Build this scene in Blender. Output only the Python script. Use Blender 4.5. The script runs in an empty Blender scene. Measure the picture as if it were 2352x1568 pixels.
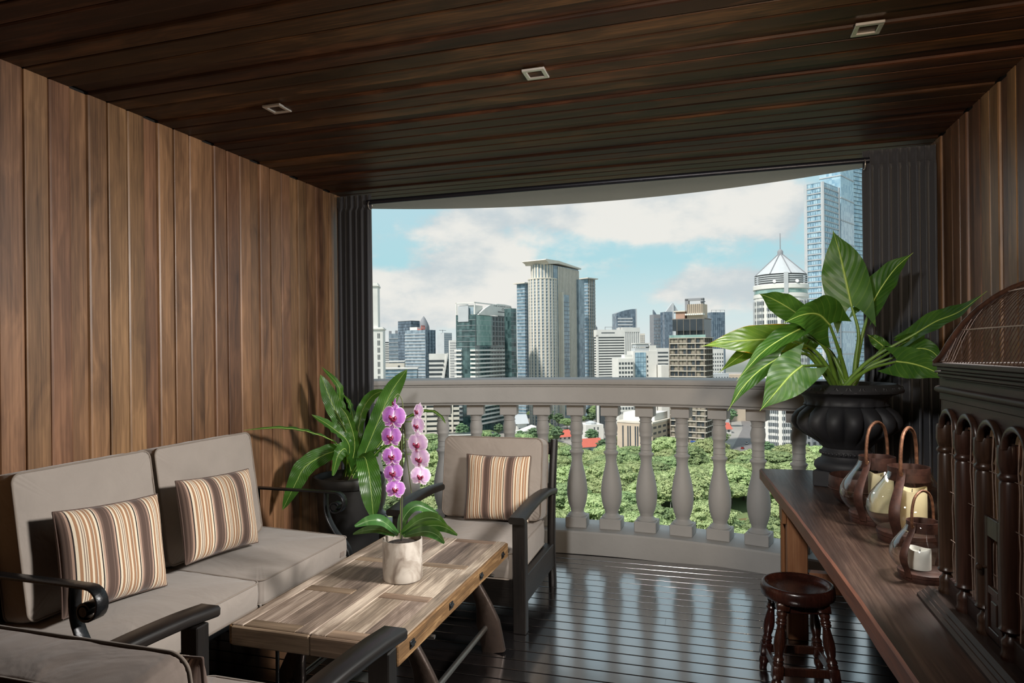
import bpy, bmesh, math, random
from mathutils import Vector, Matrix, noise
R = math.radians
rng = random.Random(7)
scene = bpy.context.scene
COL = scene.collection

# ------------------------------------------------------------------ camera
EYE = 1.45
cam_d = bpy.data.cameras.new('camera')
cam = bpy.data.objects.new('camera', cam_d)
COL.objects.link(cam)
cam_d.sensor_width = 36.0
cam_d.lens = 1530.0 / 2352.0 * 36.0
cam_d.shift_y = 21.0 / 2352.0
cam_d.clip_start = 0.05
cam_d.clip_end = 4000
YAW = math.atan(464 / 1530.0)
cam.matrix_world = (Matrix.Translation((0, 0, EYE)) @ Matrix.Rotation(YAW, 4, 'Z')
                    @ Matrix.Rotation(R(90), 4, 'X') @ Matrix.Rotation(-0.011, 4, 'Z'))
scene.camera = cam
scene.view_settings.view_transform = 'Standard'
scene.view_settings.look = 'None'
scene.view_settings.exposure = 0.0
scene.view_settings.gamma = 1.0
scene.view_settings.use_curve_mapping = False
try:
    scene.cycles.use_denoising = True
    scene.cycles.max_bounces = 8
    scene.cycles.transparent_max_bounces = 12
    scene.cycles.caustics_reflective = False
    scene.cycles.caustics_refractive = False
    scene.cycles.sample_clamp_indirect = 6.0
except Exception:
    pass

# ------------------------------------------------------------------ node helpers
def lin(c):
    return tuple((x / 12.92 if x <= 0.04045 else ((x + 0.055) / 1.055) ** 2.4) for x in (v / 255.0 for v in c)) + (1.0,)

class NT:
    def __init__(self, tree):
        self.t = tree
        tree.nodes.clear()
    def n(self, typ, props=None, **inp):
        nd = self.t.nodes.new(typ)
        for k, v in (props or {}).items():
            setattr(nd, k, v)
        for k, v in inp.items():
            key = int(k[1:]) if k[0] == 'i' and k[1:].isdigit() else k.replace('_', ' ')
            self.set(nd, key, v)
        return nd
    def set(self, nd, key, v):
        s = nd.inputs[key]
        if isinstance(v, bpy.types.NodeSocket):
            self.t.links.new(v, s)
        elif isinstance(v, bpy.types.Node):
            self.t.links.new(v.outputs[0], s)
        else:
            s.default_value = v
    def math(self, op, a, b=0.0, c=None, clamp=False):
        nd = self.n('ShaderNodeMath', {'operation': op, 'use_clamp': clamp})
        self.set(nd, 0, a); self.set(nd, 1, b)
        if c is not None:
            self.set(nd, 2, c)
        return nd.outputs[0]
    def vmath(self, op, a, b=None):
        nd = self.n('ShaderNodeVectorMath', {'operation': op})
        self.set(nd, 0, a)
        if b is not None:
            self.set(nd, 1, b)
        return nd
    def ramp(self, fac, stops, mode='LINEAR'):
        nd = self.n('ShaderNodeValToRGB')
        cr = nd.color_ramp
        cr.interpolation = mode
        while len(cr.elements) < len(stops):
            cr.elements.new(0.5)
        for e, (p, c) in zip(cr.elements, stops):
            e.position = p
            e.color = c if len(c) == 4 else tuple(c) + (1,)
        self.set(nd, 'Fac', fac)
        return nd.outputs[0]
    def mix(self, f, a, b, blend='MIX'):
        nd = self.n('ShaderNodeMix', {'data_type': 'RGBA', 'blend_type': blend})
        self.set(nd, 0, f); self.set(nd, 6, a); self.set(nd, 7, b)
        return nd.outputs[2]
    def smooth(self, x, lo, hi):
        nd = self.n('ShaderNodeMapRange', {'interpolation_type': 'SMOOTHSTEP'})
        self.set(nd, 0, x); self.set(nd, 1, lo); self.set(nd, 2, hi)
        return nd.outputs[0]

# ------------------------------------------------------------------ sky
world = bpy.data.worlds.new('sky')
scene.world = world
world.use_nodes = True
g = NT(world.node_tree)
dirn = g.n('ShaderNodeTexCoord').outputs['Generated']
sep = g.n('ShaderNodeSeparateXYZ', Vector=dirn)
elev = sep.outputs[2]
base = g.ramp(g.math('MULTIPLY', elev, 1.0), [(0.0, lin((226, 230, 228))), (0.06, lin((206, 228, 230))),
              (0.13, lin((176, 219, 227))), (0.21, lin((182, 218, 228))), (0.35, lin((196, 220, 230))), (1.0, lin((170, 200, 222)))])
stretch = g.vmath('MULTIPLY', dirn, (1.0, 1.0, 1.9)).outputs[0]
n1 = g.n('ShaderNodeTexNoise', Vector=stretch, Scale=5.5, Detail=9.0, Roughness=0.56)
n2 = g.n('ShaderNodeTexNoise', Vector=g.vmath('ADD', stretch, (0.03, 0.0, -0.10)).outputs[0], Scale=5.5, Detail=6.0, Roughness=0.55)
dens = g.math('MULTIPLY', n1.outputs[0], 1.0)
for (c, s, a) in (((-0.335, 0.935, 0.100), (9.0, 9.0, 14.0), 0.34), ((-0.45, 0.89, 0.070), (7.0, 7.0, 17.0), 0.30),
                  ((0.02, 0.995, 0.088), (7.0, 7.0, 20.0), 0.32), ((0.05, 0.980, 0.185), (5.0, 5.0, 15.0), 0.30),
                  ((-0.10, 0.975, 0.215), (4.5, 4.5, 17.0), 0.22), ((-0.128, 0.986, 0.115), (18.0, 18.0, 40.0), 0.16),
                  ((-0.30, 0.94, 0.200), (5.0, 5.0, 22.0), 0.16), ((-0.44, 0.885, 0.165), (8.0, 8.0, 16.0), 0.13)):
    dd = g.vmath('SUBTRACT', dirn, c).outputs[0]
    ln = g.vmath('LENGTH', g.vmath('MULTIPLY', dd, s).outputs[0]).outputs['Value']
    dens = g.math('ADD', dens, g.math('MULTIPLY', g.smooth(ln, 1.25, 0.0), a))
mask = g.smooth(dens, 0.50, 0.66)
mask = g.math('MULTIPLY', mask, 0.93)
shade = g.smooth(g.math('SUBTRACT', n1.outputs[0], n2.outputs[0]), -0.16, 0.14)
cloud = g.mix(shade, lin((200, 209, 213)), lin((240, 237, 230)))
skyc = g.mix(mask, base, cloud)
gnd = g.mix(g.smooth(elev, -0.03, 0.0), lin((150, 160, 150)), skyc)
bg = g.n('ShaderNodeBackground', Color=gnd, Strength=1.0)
g.n('ShaderNodeOutputWorld', Surface=bg)

# ------------------------------------------------------------------ sun, lamps and added lights
def light(name, typ, loc, energy, color=(1, 1, 1), target=None, **kw):
    ld = bpy.data.lights.new(name, typ)
    ld.energy = energy
    ld.color = color
    for k, v in kw.items():
        setattr(ld, k, v)
    o = bpy.data.objects.new(name, ld)
    o.location = loc
    if target is not None:
        o.rotation_euler = (Vector(target) - Vector(loc)).to_track_quat('-Z', 'Y').to_euler()
    COL.objects.link(o)
    return o
SUN = light('sun', 'SUN', (0, 0, 50), 4.4, (1.0, 0.95, 0.88), target=(0.45, 0.75, 50 - 1.05), angle=R(4))
SUN.location = (-30, -40, 80)
KEY = light('added_key_light', 'AREA', (1.05, 2.45, 2.12), 58, (1.0, 0.96, 0.91), target=(-2.2, 2.2, 0.45), shape='DISK', size=0.45, spread=R(105))  # area light added out of view at right to light the sofa side
FILL = light('room_lamp_centre', 'AREA', (-0.55, 0.15, 2.44), 16, (1.0, 0.96, 0.91), target=(-0.25, 4.7, 0.55), shape='DISK', size=0.25, spread=R(75))
FRONT = light('added_ceiling_light', 'AREA', (0.75, -0.6, 1.7), 26, (1.0, 0.78, 0.56), target=(0.1, 3.0, 2.75), shape='DISK', size=0.4, spread=R(95))  # warm light added behind the camera to brighten the ceiling boards
SPOTS = []
for lx in (-1.886, -0.673, 0.524):
    SPOTS.append(light('downlight_lamp', 'SPOT', (lx, 2.587, 2.586), 9, (1.0, 0.76, 0.48), target=(lx, 2.587, 0),
                       spot_size=R(168), spot_blend=0.5, shadow_soft_size=0.012))

# ------------------------------------------------------------------ object helpers
def tag(o, label=None, cat=None, group=None, kind=None):
    if label: o['label'] = label
    if cat: o['category'] = cat
    if group: o['group'] = group
    if kind: o['kind'] = kind
    return o
def thing(name, loc, label, cat, group=None, rz=0.0):
    o = bpy.data.objects.new(name, None)
    o.empty_display_size = 0.1
    COL.objects.link(o)
    o.location = loc
    o.rotation_euler = (0, 0, rz)
    return tag(o, label, cat, group)
def link(name, me, parent=None, loc=None, rot=None):
    o = bpy.data.objects.new(name, me)
    COL.objects.link(o)
    if parent: o.parent = parent
    if loc is not None: o.location = loc
    if rot is not None: o.rotation_euler = rot
    return o
CHILD = {}
def kids(o):
    return [c for c in bpy.data.objects if c.parent == o]
def copy_tree(o, parent=None):
    c = o.copy(); COL.objects.link(c); c.parent = parent
    for k in kids(o): copy_tree(k, c)
    return c

class MB:
    def __init__(self, org=(0, 0, 0)):
        self.v = []; self.f = []; self.uv = []; self.mi = []; self.cur = 0; self.o = Vector(org)
    def add(self, vs, fs, uvs=None):
        b = len(self.v)
        self.v += [tuple(Vector(p) - self.o) for p in vs]
        self.uv += (uvs if uvs else [(0.0, 0.0)] * len(vs))
        self.f += [tuple(i + b for i in f) for f in fs]
        self.mi += [self.cur] * len(fs)
        return self
    def box(self, x0, x1, y0, y1, z0, z1, c=0.0, M=None):
        if x0 > x1: x0, x1 = x1, x0
        if y0 > y1: y0, y1 = y1, y0
        if z0 > z1: z0, z1 = z1, z0
        if c <= 0:
            vs = [(x, y, z) for z in (z0, z1) for y in (y0, y1) for x in (x0, x1)]
            fs = [(0, 2, 3, 1), (4, 5, 7, 6), (0, 1, 5, 4), (2, 6, 7, 3), (0, 4, 6, 2), (1, 3, 7, 5)]
        else:
            c = min(c, (x1 - x0) / 2.01, (y1 - y0) / 2.01, (z1 - z0) / 2.01)
            vs = []
            idx = {}
            for sx in (0, 1):
                for sy in (0, 1):
                    for sz in (0, 1):
                        X = (x0, x1)[sx]; Y = (y0, y1)[sy]; Z = (z0, z1)[sz]
                        ix = c if sx == 0 else -c; iy = c if sy == 0 else -c; iz = c if sz == 0 else -c
                        for ax, p in ((0, (X, Y + iy, Z + iz)), (1, (X + ix, Y, Z + iz)), (2, (X + ix, Y + iy, Z))):
                            idx[(sx, sy, sz, ax)] = len(vs); vs.append(p)
            g_ = lambda a, b, d, ax: idx[(a, b, d, ax)]
            fs = []
            def quad(l, flip):
                fs.append(tuple(reversed(l)) if flip else tuple(l))
            for s in (0, 1):
                quad([g_(s, 0, 0, 0), g_(s, 1, 0, 0), g_(s, 1, 1, 0), g_(s, 0, 1, 0)], s == 0)
                quad([g_(0, s, 0, 1), g_(1, s, 0, 1), g_(1, s, 1, 1), g_(0, s, 1, 1)], s == 1)
                quad([g_(0, 0, s, 2), g_(1, 0, s, 2), g_(1, 1, s, 2), g_(0, 1, s, 2)], s == 0)
            for a in (0, 1):
                for b in (0, 1):
                    quad([g_(a, b, 0, 0), g_(a, b, 0, 1), g_(a, b, 1, 1), g_(a, b, 1, 0)], (a ^ b) == 1)
                    quad([g_(a, 0, b, 0), g_(a, 0, b, 2), g_(a, 1, b, 2), g_(a, 1, b, 0)], (a ^ b) == 0)
                    quad([g_(0, a, b, 1), g_(0, a, b, 2), g_(1, a, b, 2), g_(1, a, b, 1)], (a ^ b) == 1)
                    for d in (0, 1):
                        quad([g_(a, b, d, 0), g_(a, b, d, 1), g_(a, b, d, 2)], (a ^ b ^ d) == 0)
        if M is not None: vs = [M @ Vector(p) for p in vs]
        return self.add(vs, fs)
    def lathe(self, prof, n=24, M=None, cap0=True, cap1=True, rad=None):
        vs = []; fs = []
        for (r, z) in prof:
            for k in range(n):
                a = 2 * math.pi * k / n
                q = r * (rad(a, z) if rad else 1.0)
                vs.append((q * math.cos(a), q * math.sin(a), z))
        for i in range(len(prof) - 1):
            for k in range(n):
                fs.append((i * n + k, i * n + (k + 1) % n, (i + 1) * n + (k + 1) % n, (i + 1) * n + k))
        if cap0: fs.append(tuple(reversed(range(n))))
        if cap1: fs.append(tuple(range((len(prof) - 1) * n, len(prof) * n)))
        if M is not None: vs = [M @ Vector(p) for p in vs]
        return self.add(vs, fs)
    def tube(self, pts, r, n=8, caps=True):
        P = [Vector(p) for p in pts]
        rr = r if isinstance(r, (list, tuple)) else [r] * len(P)
        vs = []; fs = []
        T = [(P[min(i + 1, len(P) - 1)] - P[max(i - 1, 0)]).normalized() for i in range(len(P))]
        u = T[0].orthogonal().normalized()
        for i, p in enumerate(P):
            u = (u - T[i] * u.dot(T[i]))
            u = u.normalized() if u.length > 1e-6 else T[i].orthogonal().normalized()
            w = T[i].cross(u)
            for k in range(n):
                a = 2 * math.pi * k / n
                vs.append(p + (u * math.cos(a) + w * math.sin(a)) * rr[i])
        for i in range(len(P) - 1):
            for k in range(n):
                fs.append((i * n + k, i * n + (k + 1) % n, (i + 1) * n + (k + 1) % n, (i + 1) * n + k))
        if caps:
            fs.append(tuple(reversed(range(n)))); fs.append(tuple(range((len(P) - 1) * n, len(P) * n)))
        return self.add(vs, fs)
    def strap(self, pts, side, w, t):
        """rectangular bar along pts; side = width direction, w width, t thickness"""
        P = [Vector(p) for p in pts]; S = Vector(side).normalized()
        ww = w if isinstance(w, (list, tuple)) else [w] * len(P)
        tt = t if isinstance(t, (list, tuple)) else [t] * len(P)
        vs = []; fs = []
        for i, p in enumerate(P):
            T = (P[min(i + 1, len(P) - 1)] - P[max(i - 1, 0)]).normalized()
            N = T.cross(S).normalized()
            b = min(ww[i], tt[i]) * 0.22
            for (a, c_) in ((-ww[i] / 2 + b, -tt[i] / 2), (ww[i] / 2 - b, -tt[i] / 2), (ww[i] / 2, -tt[i] / 2 + b), (ww[i] / 2, tt[i] / 2 - b),
                            (ww[i] / 2 - b, tt[i] / 2), (-ww[i] / 2 + b, tt[i] / 2), (-ww[i] / 2, tt[i] / 2 - b), (-ww[i] / 2, -tt[i] / 2 + b)):
                vs.append(p + S * a + N * c_)
        for i in range(len(P) - 1):
            for k in range(8):
                fs.append((i * 8 + k, i * 8 + (k + 1) % 8, (i + 1) * 8 + (k + 1) % 8, (i + 1) * 8 + k))
        fs.append(tuple(reversed(range(8)))); fs.append(tuple(range((len(P) - 1) * 8, len(P) * 8)))
        return self.add(vs, fs)
    def grid(self, rows, uvs=None, close=False):
        m = len(rows[0]); vs = [p for r in rows for p in r]; fs = []
        for i in range(len(rows) - 1):
            for j in range(m if close else m - 1):
                k = (j + 1) % m
                fs.append((i * m + j, i * m + k, (i + 1) * m + k, (i + 1) * m + j))
        return self.add(vs, fs, [q for r in uvs for q in r] if uvs else None)
    def prism(self, poly, axis, a0, a1):
        """extrude 2-D poly along axis ('x','y','z'); poly given in the other two axes in order"""
        def mk(p, a):
            return {'x': (a, p[0], p[1]), 'y': (p[0], a, p[1]), 'z': (p[0], p[1], a)}[axis]
        n = len(poly)
        vs = [mk(p, a0) for p in poly] + [mk(p, a1) for p in poly]
        fs = [tuple(reversed(range(n))), tuple(range(n, 2 * n))]
        fs += [(i, (i + 1) % n, n + (i + 1) % n, n + i) for i in range(n)]
        return self.add(vs, fs)
    def mesh(self, name, mats, smooth=35, fix=True):
        me = bpy.data.meshes.new(name)
        me.from_pydata(self.v, [], self.f)
        if not isinstance(mats, (list, tuple)): mats = [mats]
        for m in mats: me.materials.append(m)
        if len(mats) > 1: me.polygons.foreach_set('material_index', self.mi)
        if any(u != (0.0, 0.0) for u in self.uv):
            l = me.uv_layers.new(name='UVMap')
            ids = [0] * len(me.loops); me.loops.foreach_get('vertex_index', ids)
            flat = []
            for i in ids: flat += self.uv[i]
            l.data.foreach_set('uv', flat)
        if fix:
            bm = bmesh.new(); bm.from_mesh(me)
            bmesh.ops.recalc_face_normals(bm, faces=bm.faces)
            bm.to_mesh(me); bm.free()
        if smooth:
            me.polygons.foreach_set('use_smooth', [True] * len(me.polygons))
            try: me.set_sharp_from_angle(angle=R(smooth))
            except Exception: pass
        me.update()
        return me
    def build(self, name, mats, parent=None, smooth=35, loc=None, rot=None, fix=True):
        return link(name, self.mesh(name, mats, smooth, fix), parent, loc, rot)

def spline(pts, n):
    """Catmull-Rom through pts, n samples"""
    P = [Vector(p) for p in pts]
    P = [P[0] * 2 - P[1]] + P + [P[-1] * 2 - P[-2]]
    segs = len(P) - 3
    out = []
    for k in range(n):
        t = k / (n - 1) * segs
        i = min(int(t), segs - 1); t -= i
        a, b, c, d = P[i:i + 4]
        out.append(0.5 * ((2 * b) + (c - a) * t + (2 * a - 5 * b + 4 * c - d) * t * t + (3 * b - a - 3 * c + d) * t ** 3))
    return out
def arc_pts(cx, cz, r, a0, a1, n):
    return [(cx + r * math.cos(R(a0 + (a1 - a0) * i / n)), cz + r * math.sin(R(a0 + (a1 - a0) * i / n))) for i in range(n + 1)]

# ------------------------------------------------------------------ materials
def newmat(name):
    m = bpy.data.materials.new(name)
    m.use_nodes = True
    g = NT(m.node_tree)
    b = g.n('ShaderNodeBsdfPrincipled')
    g.n('ShaderNodeOutputMaterial', Surface=b)
    return m, g, b
def plain(name, c, rough=0.6, metal=0.0, var=0.12, scale=8.0, bump=0.0, bscale=60.0, spec=0.5, coat=0.0):
    m, g, b = newmat(name)
    co = g.n('ShaderNodeTexCoord').outputs['Object']
    nz = g.n('ShaderNodeTexNoise', Vector=co, Scale=scale, Detail=5.0, Roughness=0.6)
    c = lin(c)
    d = tuple(x * (1 - var) for x in c[:3]) + (1,); l = tuple(min(1, x * (1 + var)) for x in c[:3]) + (1,)
    g.set(b, 'Base Color', g.ramp(nz.outputs[0], [(0.3, d), (0.7, l)]))
    g.set(b, 'Roughness', rough); g.set(b, 'Metallic', metal); g.set(b, 'Specular IOR Level', spec)
    if coat: g.set(b, 'Coat Weight', coat); g.set(b, 'Coat Roughness', 0.15)
    if bump:
        n2 = g.n('ShaderNodeTexNoise', Vector=co, Scale=bscale, Detail=4.0)
        g.set(b, 'Normal', g.n('ShaderNodeBump', Height=n2.outputs[0], Strength=bump, Distance=0.01))
    return m
def wood(name, dark, mid, light, rough=0.45, axis=0, scale=1.0, var=0.35, bump=0.15, spec=0.5, rvar=0.12, patch=None, knots=0.0):
    m, g, b = newmat(name)
    co = g.n('ShaderNodeTexCoord').outputs['Object']
    rnd = g.n('ShaderNodeObjectInfo').outputs['Random']
    off = g.n('ShaderNodeCombineXYZ', X=g.math('MULTIPLY', rnd, 37.0), Y=g.math('MULTIPLY', rnd, 61.0), Z=g.math('MULTIPLY', rnd, 13.0))
    p = g.vmath('ADD', co, off.outputs[0]).outputs[0]
    st = [14.0 * scale] * 3; st[axis] = 0.9 * scale
    p1 = g.vmath('MULTIPLY', p, tuple(st)).outputs[0]
    warp = g.n('ShaderNodeTexNoise', Vector=g.vmath('MULTIPLY', p, (2.0 * scale,) * 3).outputs[0], Scale=1.0, Detail=2.0)
    p1 = g.vmath('ADD', p1, g.vmath('MULTIPLY', warp.outputs['Color'], (2.2, 2.2, 2.2)).outputs[0]).outputs[0]
    broad = g.n('ShaderNodeTexNoise', Vector=p1, Scale=0.8, Detail=4.0, Roughness=0.6)
    sf = [150.0 * scale] * 3; sf[axis] = 3.0 * scale
    fine = g.n('ShaderNodeTexNoise', Vector=g.vmath('MULTIPLY', p, tuple(sf)).outputs[0], Scale=1.0, Detail=3.0, Roughness=0.7)
    t = g.math('ADD', g.math('MULTIPLY', broad.outputs[0], 0.66), g.math('MULTIPLY', fine.outputs[0], 0.34))
    col = g.ramp(t, [(0.30, lin(dark)), (0.50, lin(mid)), (0.70, lin(light))])
    val = g.n('ShaderNodeHueSaturation', Hue=g.math('ADD', 0.5, g.math('MULTIPLY', g.math('SUBTRACT', rnd, 0.5), 0.02)),
              Saturation=1.0, Value=g.math('ADD', 1.0 - var * 0.5, g.math('MULTIPLY', rnd, var)), Color=col)
    col = val.outputs[0]
    if patch:
        pn = g.n('ShaderNodeTexNoise', Vector=g.vmath('MULTIPLY', p, tuple(9.0 if i != axis else 3.5 for i in range(3))).outputs[0], Scale=1.0, Detail=6.0, Roughness=0.7)
        col = g.mix(g.smooth(pn.outputs[0], patch[1], patch[1] + 0.05), col, lin(patch[0]))
    g.set(b, 'Base Color', col)
    g.set(b, 'Roughness', g.math('ADD', rough - rvar / 2, g.math('MULTIPLY', fine.outputs[0], rvar)))
    g.set(b, 'Specular IOR Level', spec)
    if bump:
        g.set(b, 'Normal', g.n('ShaderNodeBump', Height=t, Strength=bump, Distance=0.004))
    return m
def fabric(name, c, var=0.10, weave=900.0, bump=0.25, wr=0.5):
    m, g, b = newmat(name)
    co = g.n('ShaderNodeTexCoord').outputs['Object']
    nz = g.n('ShaderNodeTexNoise', Vector=co, Scale=6.0, Detail=6.0, Roughness=0.65)
    wv = g.n('ShaderNodeTexNoise', Vector=co, Scale=weave, Detail=1.0)
    cc = lin(c)
    d = tuple(x * (1 - var) for x in cc[:3]) + (1,); l = tuple(x * (1 + var) for x in cc[:3]) + (1,)
    t = g.math('ADD', g.math('MULTIPLY', nz.outputs[0], 0.7), g.math('MULTIPLY', wv.outputs[0], 0.3))
    g.set(b, 'Base Color', g.ramp(t, [(0.35, d), (0.65, l)]))
    g.set(b, 'Roughness', 0.85); g.set(b, 'Specular IOR Level', 0.25); g.set(b, 'Sheen Weight', 0.25)
    crease = g.n('ShaderNodeTexNoise', Vector=co, Scale=5.0, Detail=3.0, Distortion=1.2)
    b1 = g.n('ShaderNodeBump', Height=crease.outputs[0], Strength=wr * 0.3, Distance=0.05)
    b2 = g.n('ShaderNodeBump', Height=wv.outputs[0], Strength=bump, Distance=0.001, Normal=b1.outputs[0])
    g.set(b, 'Normal', b2)
    return m
def stripes(name):
    m, g, b = newmat(name)
    co = g.n('ShaderNodeTexCoord').outputs['UV']
    s = g.n('ShaderNodeSeparateXYZ', Vector=co)
    x = g.math('FRACT', g.math('ADD', g.math('MULTIPLY', s.outputs[0], 2.75), 0.0))
    DB, PK, BK, CR, TN, GR = (lin(c) for c in ((84, 66, 58), (178, 148, 130), (38, 30, 29), (228, 214, 190), (164, 124, 92), (140, 120, 105)))
    MB_ = lin((108, 88, 78))
    st = []
    def seg(p, c): st.append((p, c))
    for p, c in ((0.0, DB), (0.03, MB_), (0.06, DB), (0.09, MB_), (0.125, PK), (0.165, BK), (0.192, CR), (0.250, TN), (0.31, CR), (0.345, GR),
                 (0.375, CR), (0.395, GR), (0.42, CR), (0.440, TN), (0.50, CR), (0.545, TN), (0.59, GR), (0.61, CR), (0.63, TN), (0.69, CR),
                 (0.745, BK), (0.775, CR), (0.795, PK), (0.85, MB_), (0.90, DB)):
        seg(p, c)
    col = g.ramp(x, st, 'CONSTANT')
    wv = g.n('ShaderNodeTexNoise', Vector=g.n('ShaderNodeTexCoord').outputs['Object'], Scale=700.0, Detail=1.0)
    col = g.mix(g.math('MULTIPLY', wv.outputs[0], 0.30), col, lin((70, 58, 52)))
    g.set(b, 'Base Color', col)
    g.set(b, 'Roughness', 0.8); g.set(b, 'Specular IOR Level', 0.25); g.set(b, 'Sheen Weight', 0.2)
    g.set(b, 'Normal', g.n('ShaderNodeBump', Height=wv.outputs[0], Strength=0.2, Distance=0.001))
    return m
def leafmat(name, dark, mid, vein, nv=13.0, slant=0.75, gloss=0.35, edge=None, trans=0.35):
    m, g, b = newmat(name)
    uv = g.n('ShaderNodeSeparateXYZ', Vector=g.n('ShaderNodeTexCoord').outputs['UV'])
    u = g.math('ABSOLUTE', g.math('SUBTRACT', g.math('MULTIPLY', uv.outputs[0], 2.0), 1.0))
    v = uv.outputs[1]
    co = g.n('ShaderNodeTexCoord').outputs['Object']
    nz = g.n('ShaderNodeTexNoise', Vector=co, Scale=9.0, Detail=5.0)
    col = g.ramp(nz.outputs[0], [(0.3, lin(dark)), (0.7, lin(mid))])
    ph = g.math('SUBTRACT', g.math('MULTIPLY', v, nv), g.math('MULTIPLY', u, nv * slant * 0.35))
    tri = g.math('ABSOLUTE', g.math('SUBTRACT', g.math('FRACT', ph), 0.5))
    side = g.smooth(tri, 0.10, 0.0)
    midr = g.smooth(u, 0.075, 0.02)
    col = g.mix(g.math('MULTIPLY', side, 0.20), col, lin(vein))
    col = g.mix(midr, col, lin(vein))
    if edge:
        en = g.math('ADD', u, g.math('MULTIPLY', nz.outputs[0], 0.25))
        col = g.mix(g.smooth(en, 1.07, 1.14), col, lin(edge))
    g.set(b, 'Base Color', col)
    g.set(b, 'Roughness', gloss); g.set(b, 'Specular IOR Level', 0.5)
    g.set(b, 'Normal', g.n('ShaderNodeBump', Height=g.math('SUBTRACT', tri, g.math('MULTIPLY', midr, 0.3)), Strength=0.4, Distance=0.006))
    tr = g.n('ShaderNodeBsdfTranslucent', Color=g.mix(0.35, col, lin((150, 190, 40))))
    mx = g.n('ShaderNodeMixShader', Fac=trans)
    g.t.links.new(b.outputs[0], mx.inputs[1]); g.t.links.new(tr.outputs[0], mx.inputs[2])
    out = [n for n in g.t.nodes if n.type == 'OUTPUT_MATERIAL'][0]
    g.t.links.new(mx.outputs[0], out.inputs['Surface'])
    return m
def petalmat(name, inner, mid, rim):
    m, g, b = newmat(name)
    uv = g.n('ShaderNodeSeparateXYZ', Vector=g.n('ShaderNodeTexCoord').outputs['UV'])
    r = uv.outputs[1]; s = uv.outputs[0]
    vein = g.n('ShaderNodeTexNoise', Vector=g.n('ShaderNodeCombineXYZ', X=g.math('MULTIPLY', s, 26.0), Y=g.math('MULTIPLY', r, 1.5), Z=0.0).outputs[0], Scale=1.0, Detail=3.0)
    rr = g.math('ADD', r, g.math('MULTIPLY', g.math('SUBTRACT', vein.outputs[0], 0.5), 0.22))
    col = g.ramp(rr, [(0.0, lin((246, 230, 244))), (0.16, lin(inner)), (0.45, lin(mid)), (0.80, lin(inner)), (0.92, lin(rim)), (1.0, lin((252, 246, 250)))])
    g.set(b, 'Base Color', col); g.set(b, 'Roughness', 0.55); g.set(b, 'Specular IOR Level', 0.3)
    tr = g.n('ShaderNodeBsdfTranslucent', Color=col)
    mx = g.n('ShaderNodeMixShader', Fac=0.35)
    g.t.links.new(b.outputs[0], mx.inputs[1]); g.t.links.new(tr.outputs[0], mx.inputs[2])
    out = [n for n in g.t.nodes if n.type == 'OUTPUT_MATERIAL'][0]
    g.t.links.new(mx.outputs[0], out.inputs['Surface'])
    return m
def glassmat(name, tint=(0.97, 0.98, 0.97)):
    m, g, b = newmat(name)
    geo = g.n('ShaderNodeNewGeometry')
    fc = g.math('ABSOLUTE', g.vmath('DOT_PRODUCT', geo.outputs['Normal'], geo.outputs['Incoming']).outputs['Value'])
    lw = g.math('MULTIPLY', g.math('POWER', g.math('SUBTRACT', 1.0, fc), 2.6), 0.95)
    tr = g.n('ShaderNodeBsdfTransparent', Color=tint + (1,))
    gl = g.n('ShaderNodeBsdfGlossy', Roughness=0.03)
    mx = g.n('ShaderNodeMixShader', Fac=g.math('ADD', lw, 0.055, clamp=True))
    g.t.links.new(tr.outputs[0], mx.inputs[1]); g.t.links.new(gl.outputs[0], mx.inputs[2])
    out = [n for n in g.t.nodes if n.type == 'OUTPUT_MATERIAL'][0]
    g.t.links.new(mx.outputs[0], out.inputs['Surface'])
    return m
def rust(name, a, b_, rough=0.5, metal=0.6, scale=30.0):
    m, g, b = newmat(name)
    co = g.n('ShaderNodeTexCoord').outputs['Object']
    nz = g.n('ShaderNodeTexNoise', Vector=co, Scale=scale, Detail=8.0, Roughness=0.7)
    g.set(b, 'Base Color', g.ramp(nz.outputs[0], [(0.35, lin(a)), (0.65, lin(b_))]))
    g.set(b, 'Metallic', metal); g.set(b, 'Roughness', g.math('ADD', rough - 0.1, g.math('MULTIPLY', nz.outputs[0], 0.25)))
    g.set(b, 'Normal', g.n('ShaderNodeBump', Height=nz.outputs[0], Strength=0.15, Distance=0.003))
    return m
def citymat(name, c, rough=0.7, var=0.06, spec=0.3):
    return plain(name, c, rough, 0.0, var, 0.15, spec=spec)
def cityglass(name, c, c2, rough=0.12):
    m, g, b = newmat(name)
    co = g.n('ShaderNodeTexCoord').outputs['Object']
    nz = g.n('ShaderNodeTexNoise', Vector=co, Scale=0.22, Detail=4.0, Roughness=0.7)
    br = g.n('ShaderNodeTexWhiteNoise', Vector=g.vmath('FLOOR', g.vmath('MULTIPLY', co, (0.45, 0.45, 0.31)).outputs[0]).outputs[0])
    t = g.math('ADD', g.math('MULTIPLY', nz.outputs[0], 0.6), g.math('MULTIPLY', br.outputs['Value'], 0.4))
    g.set(b, 'Base Color', g.ramp(t, [(0.3, lin(c)), (0.7, lin(c2))]))
    g.set(b, 'Roughness', rough); g.set(b, 'Specular IOR Level', 0.7)
    return m

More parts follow.
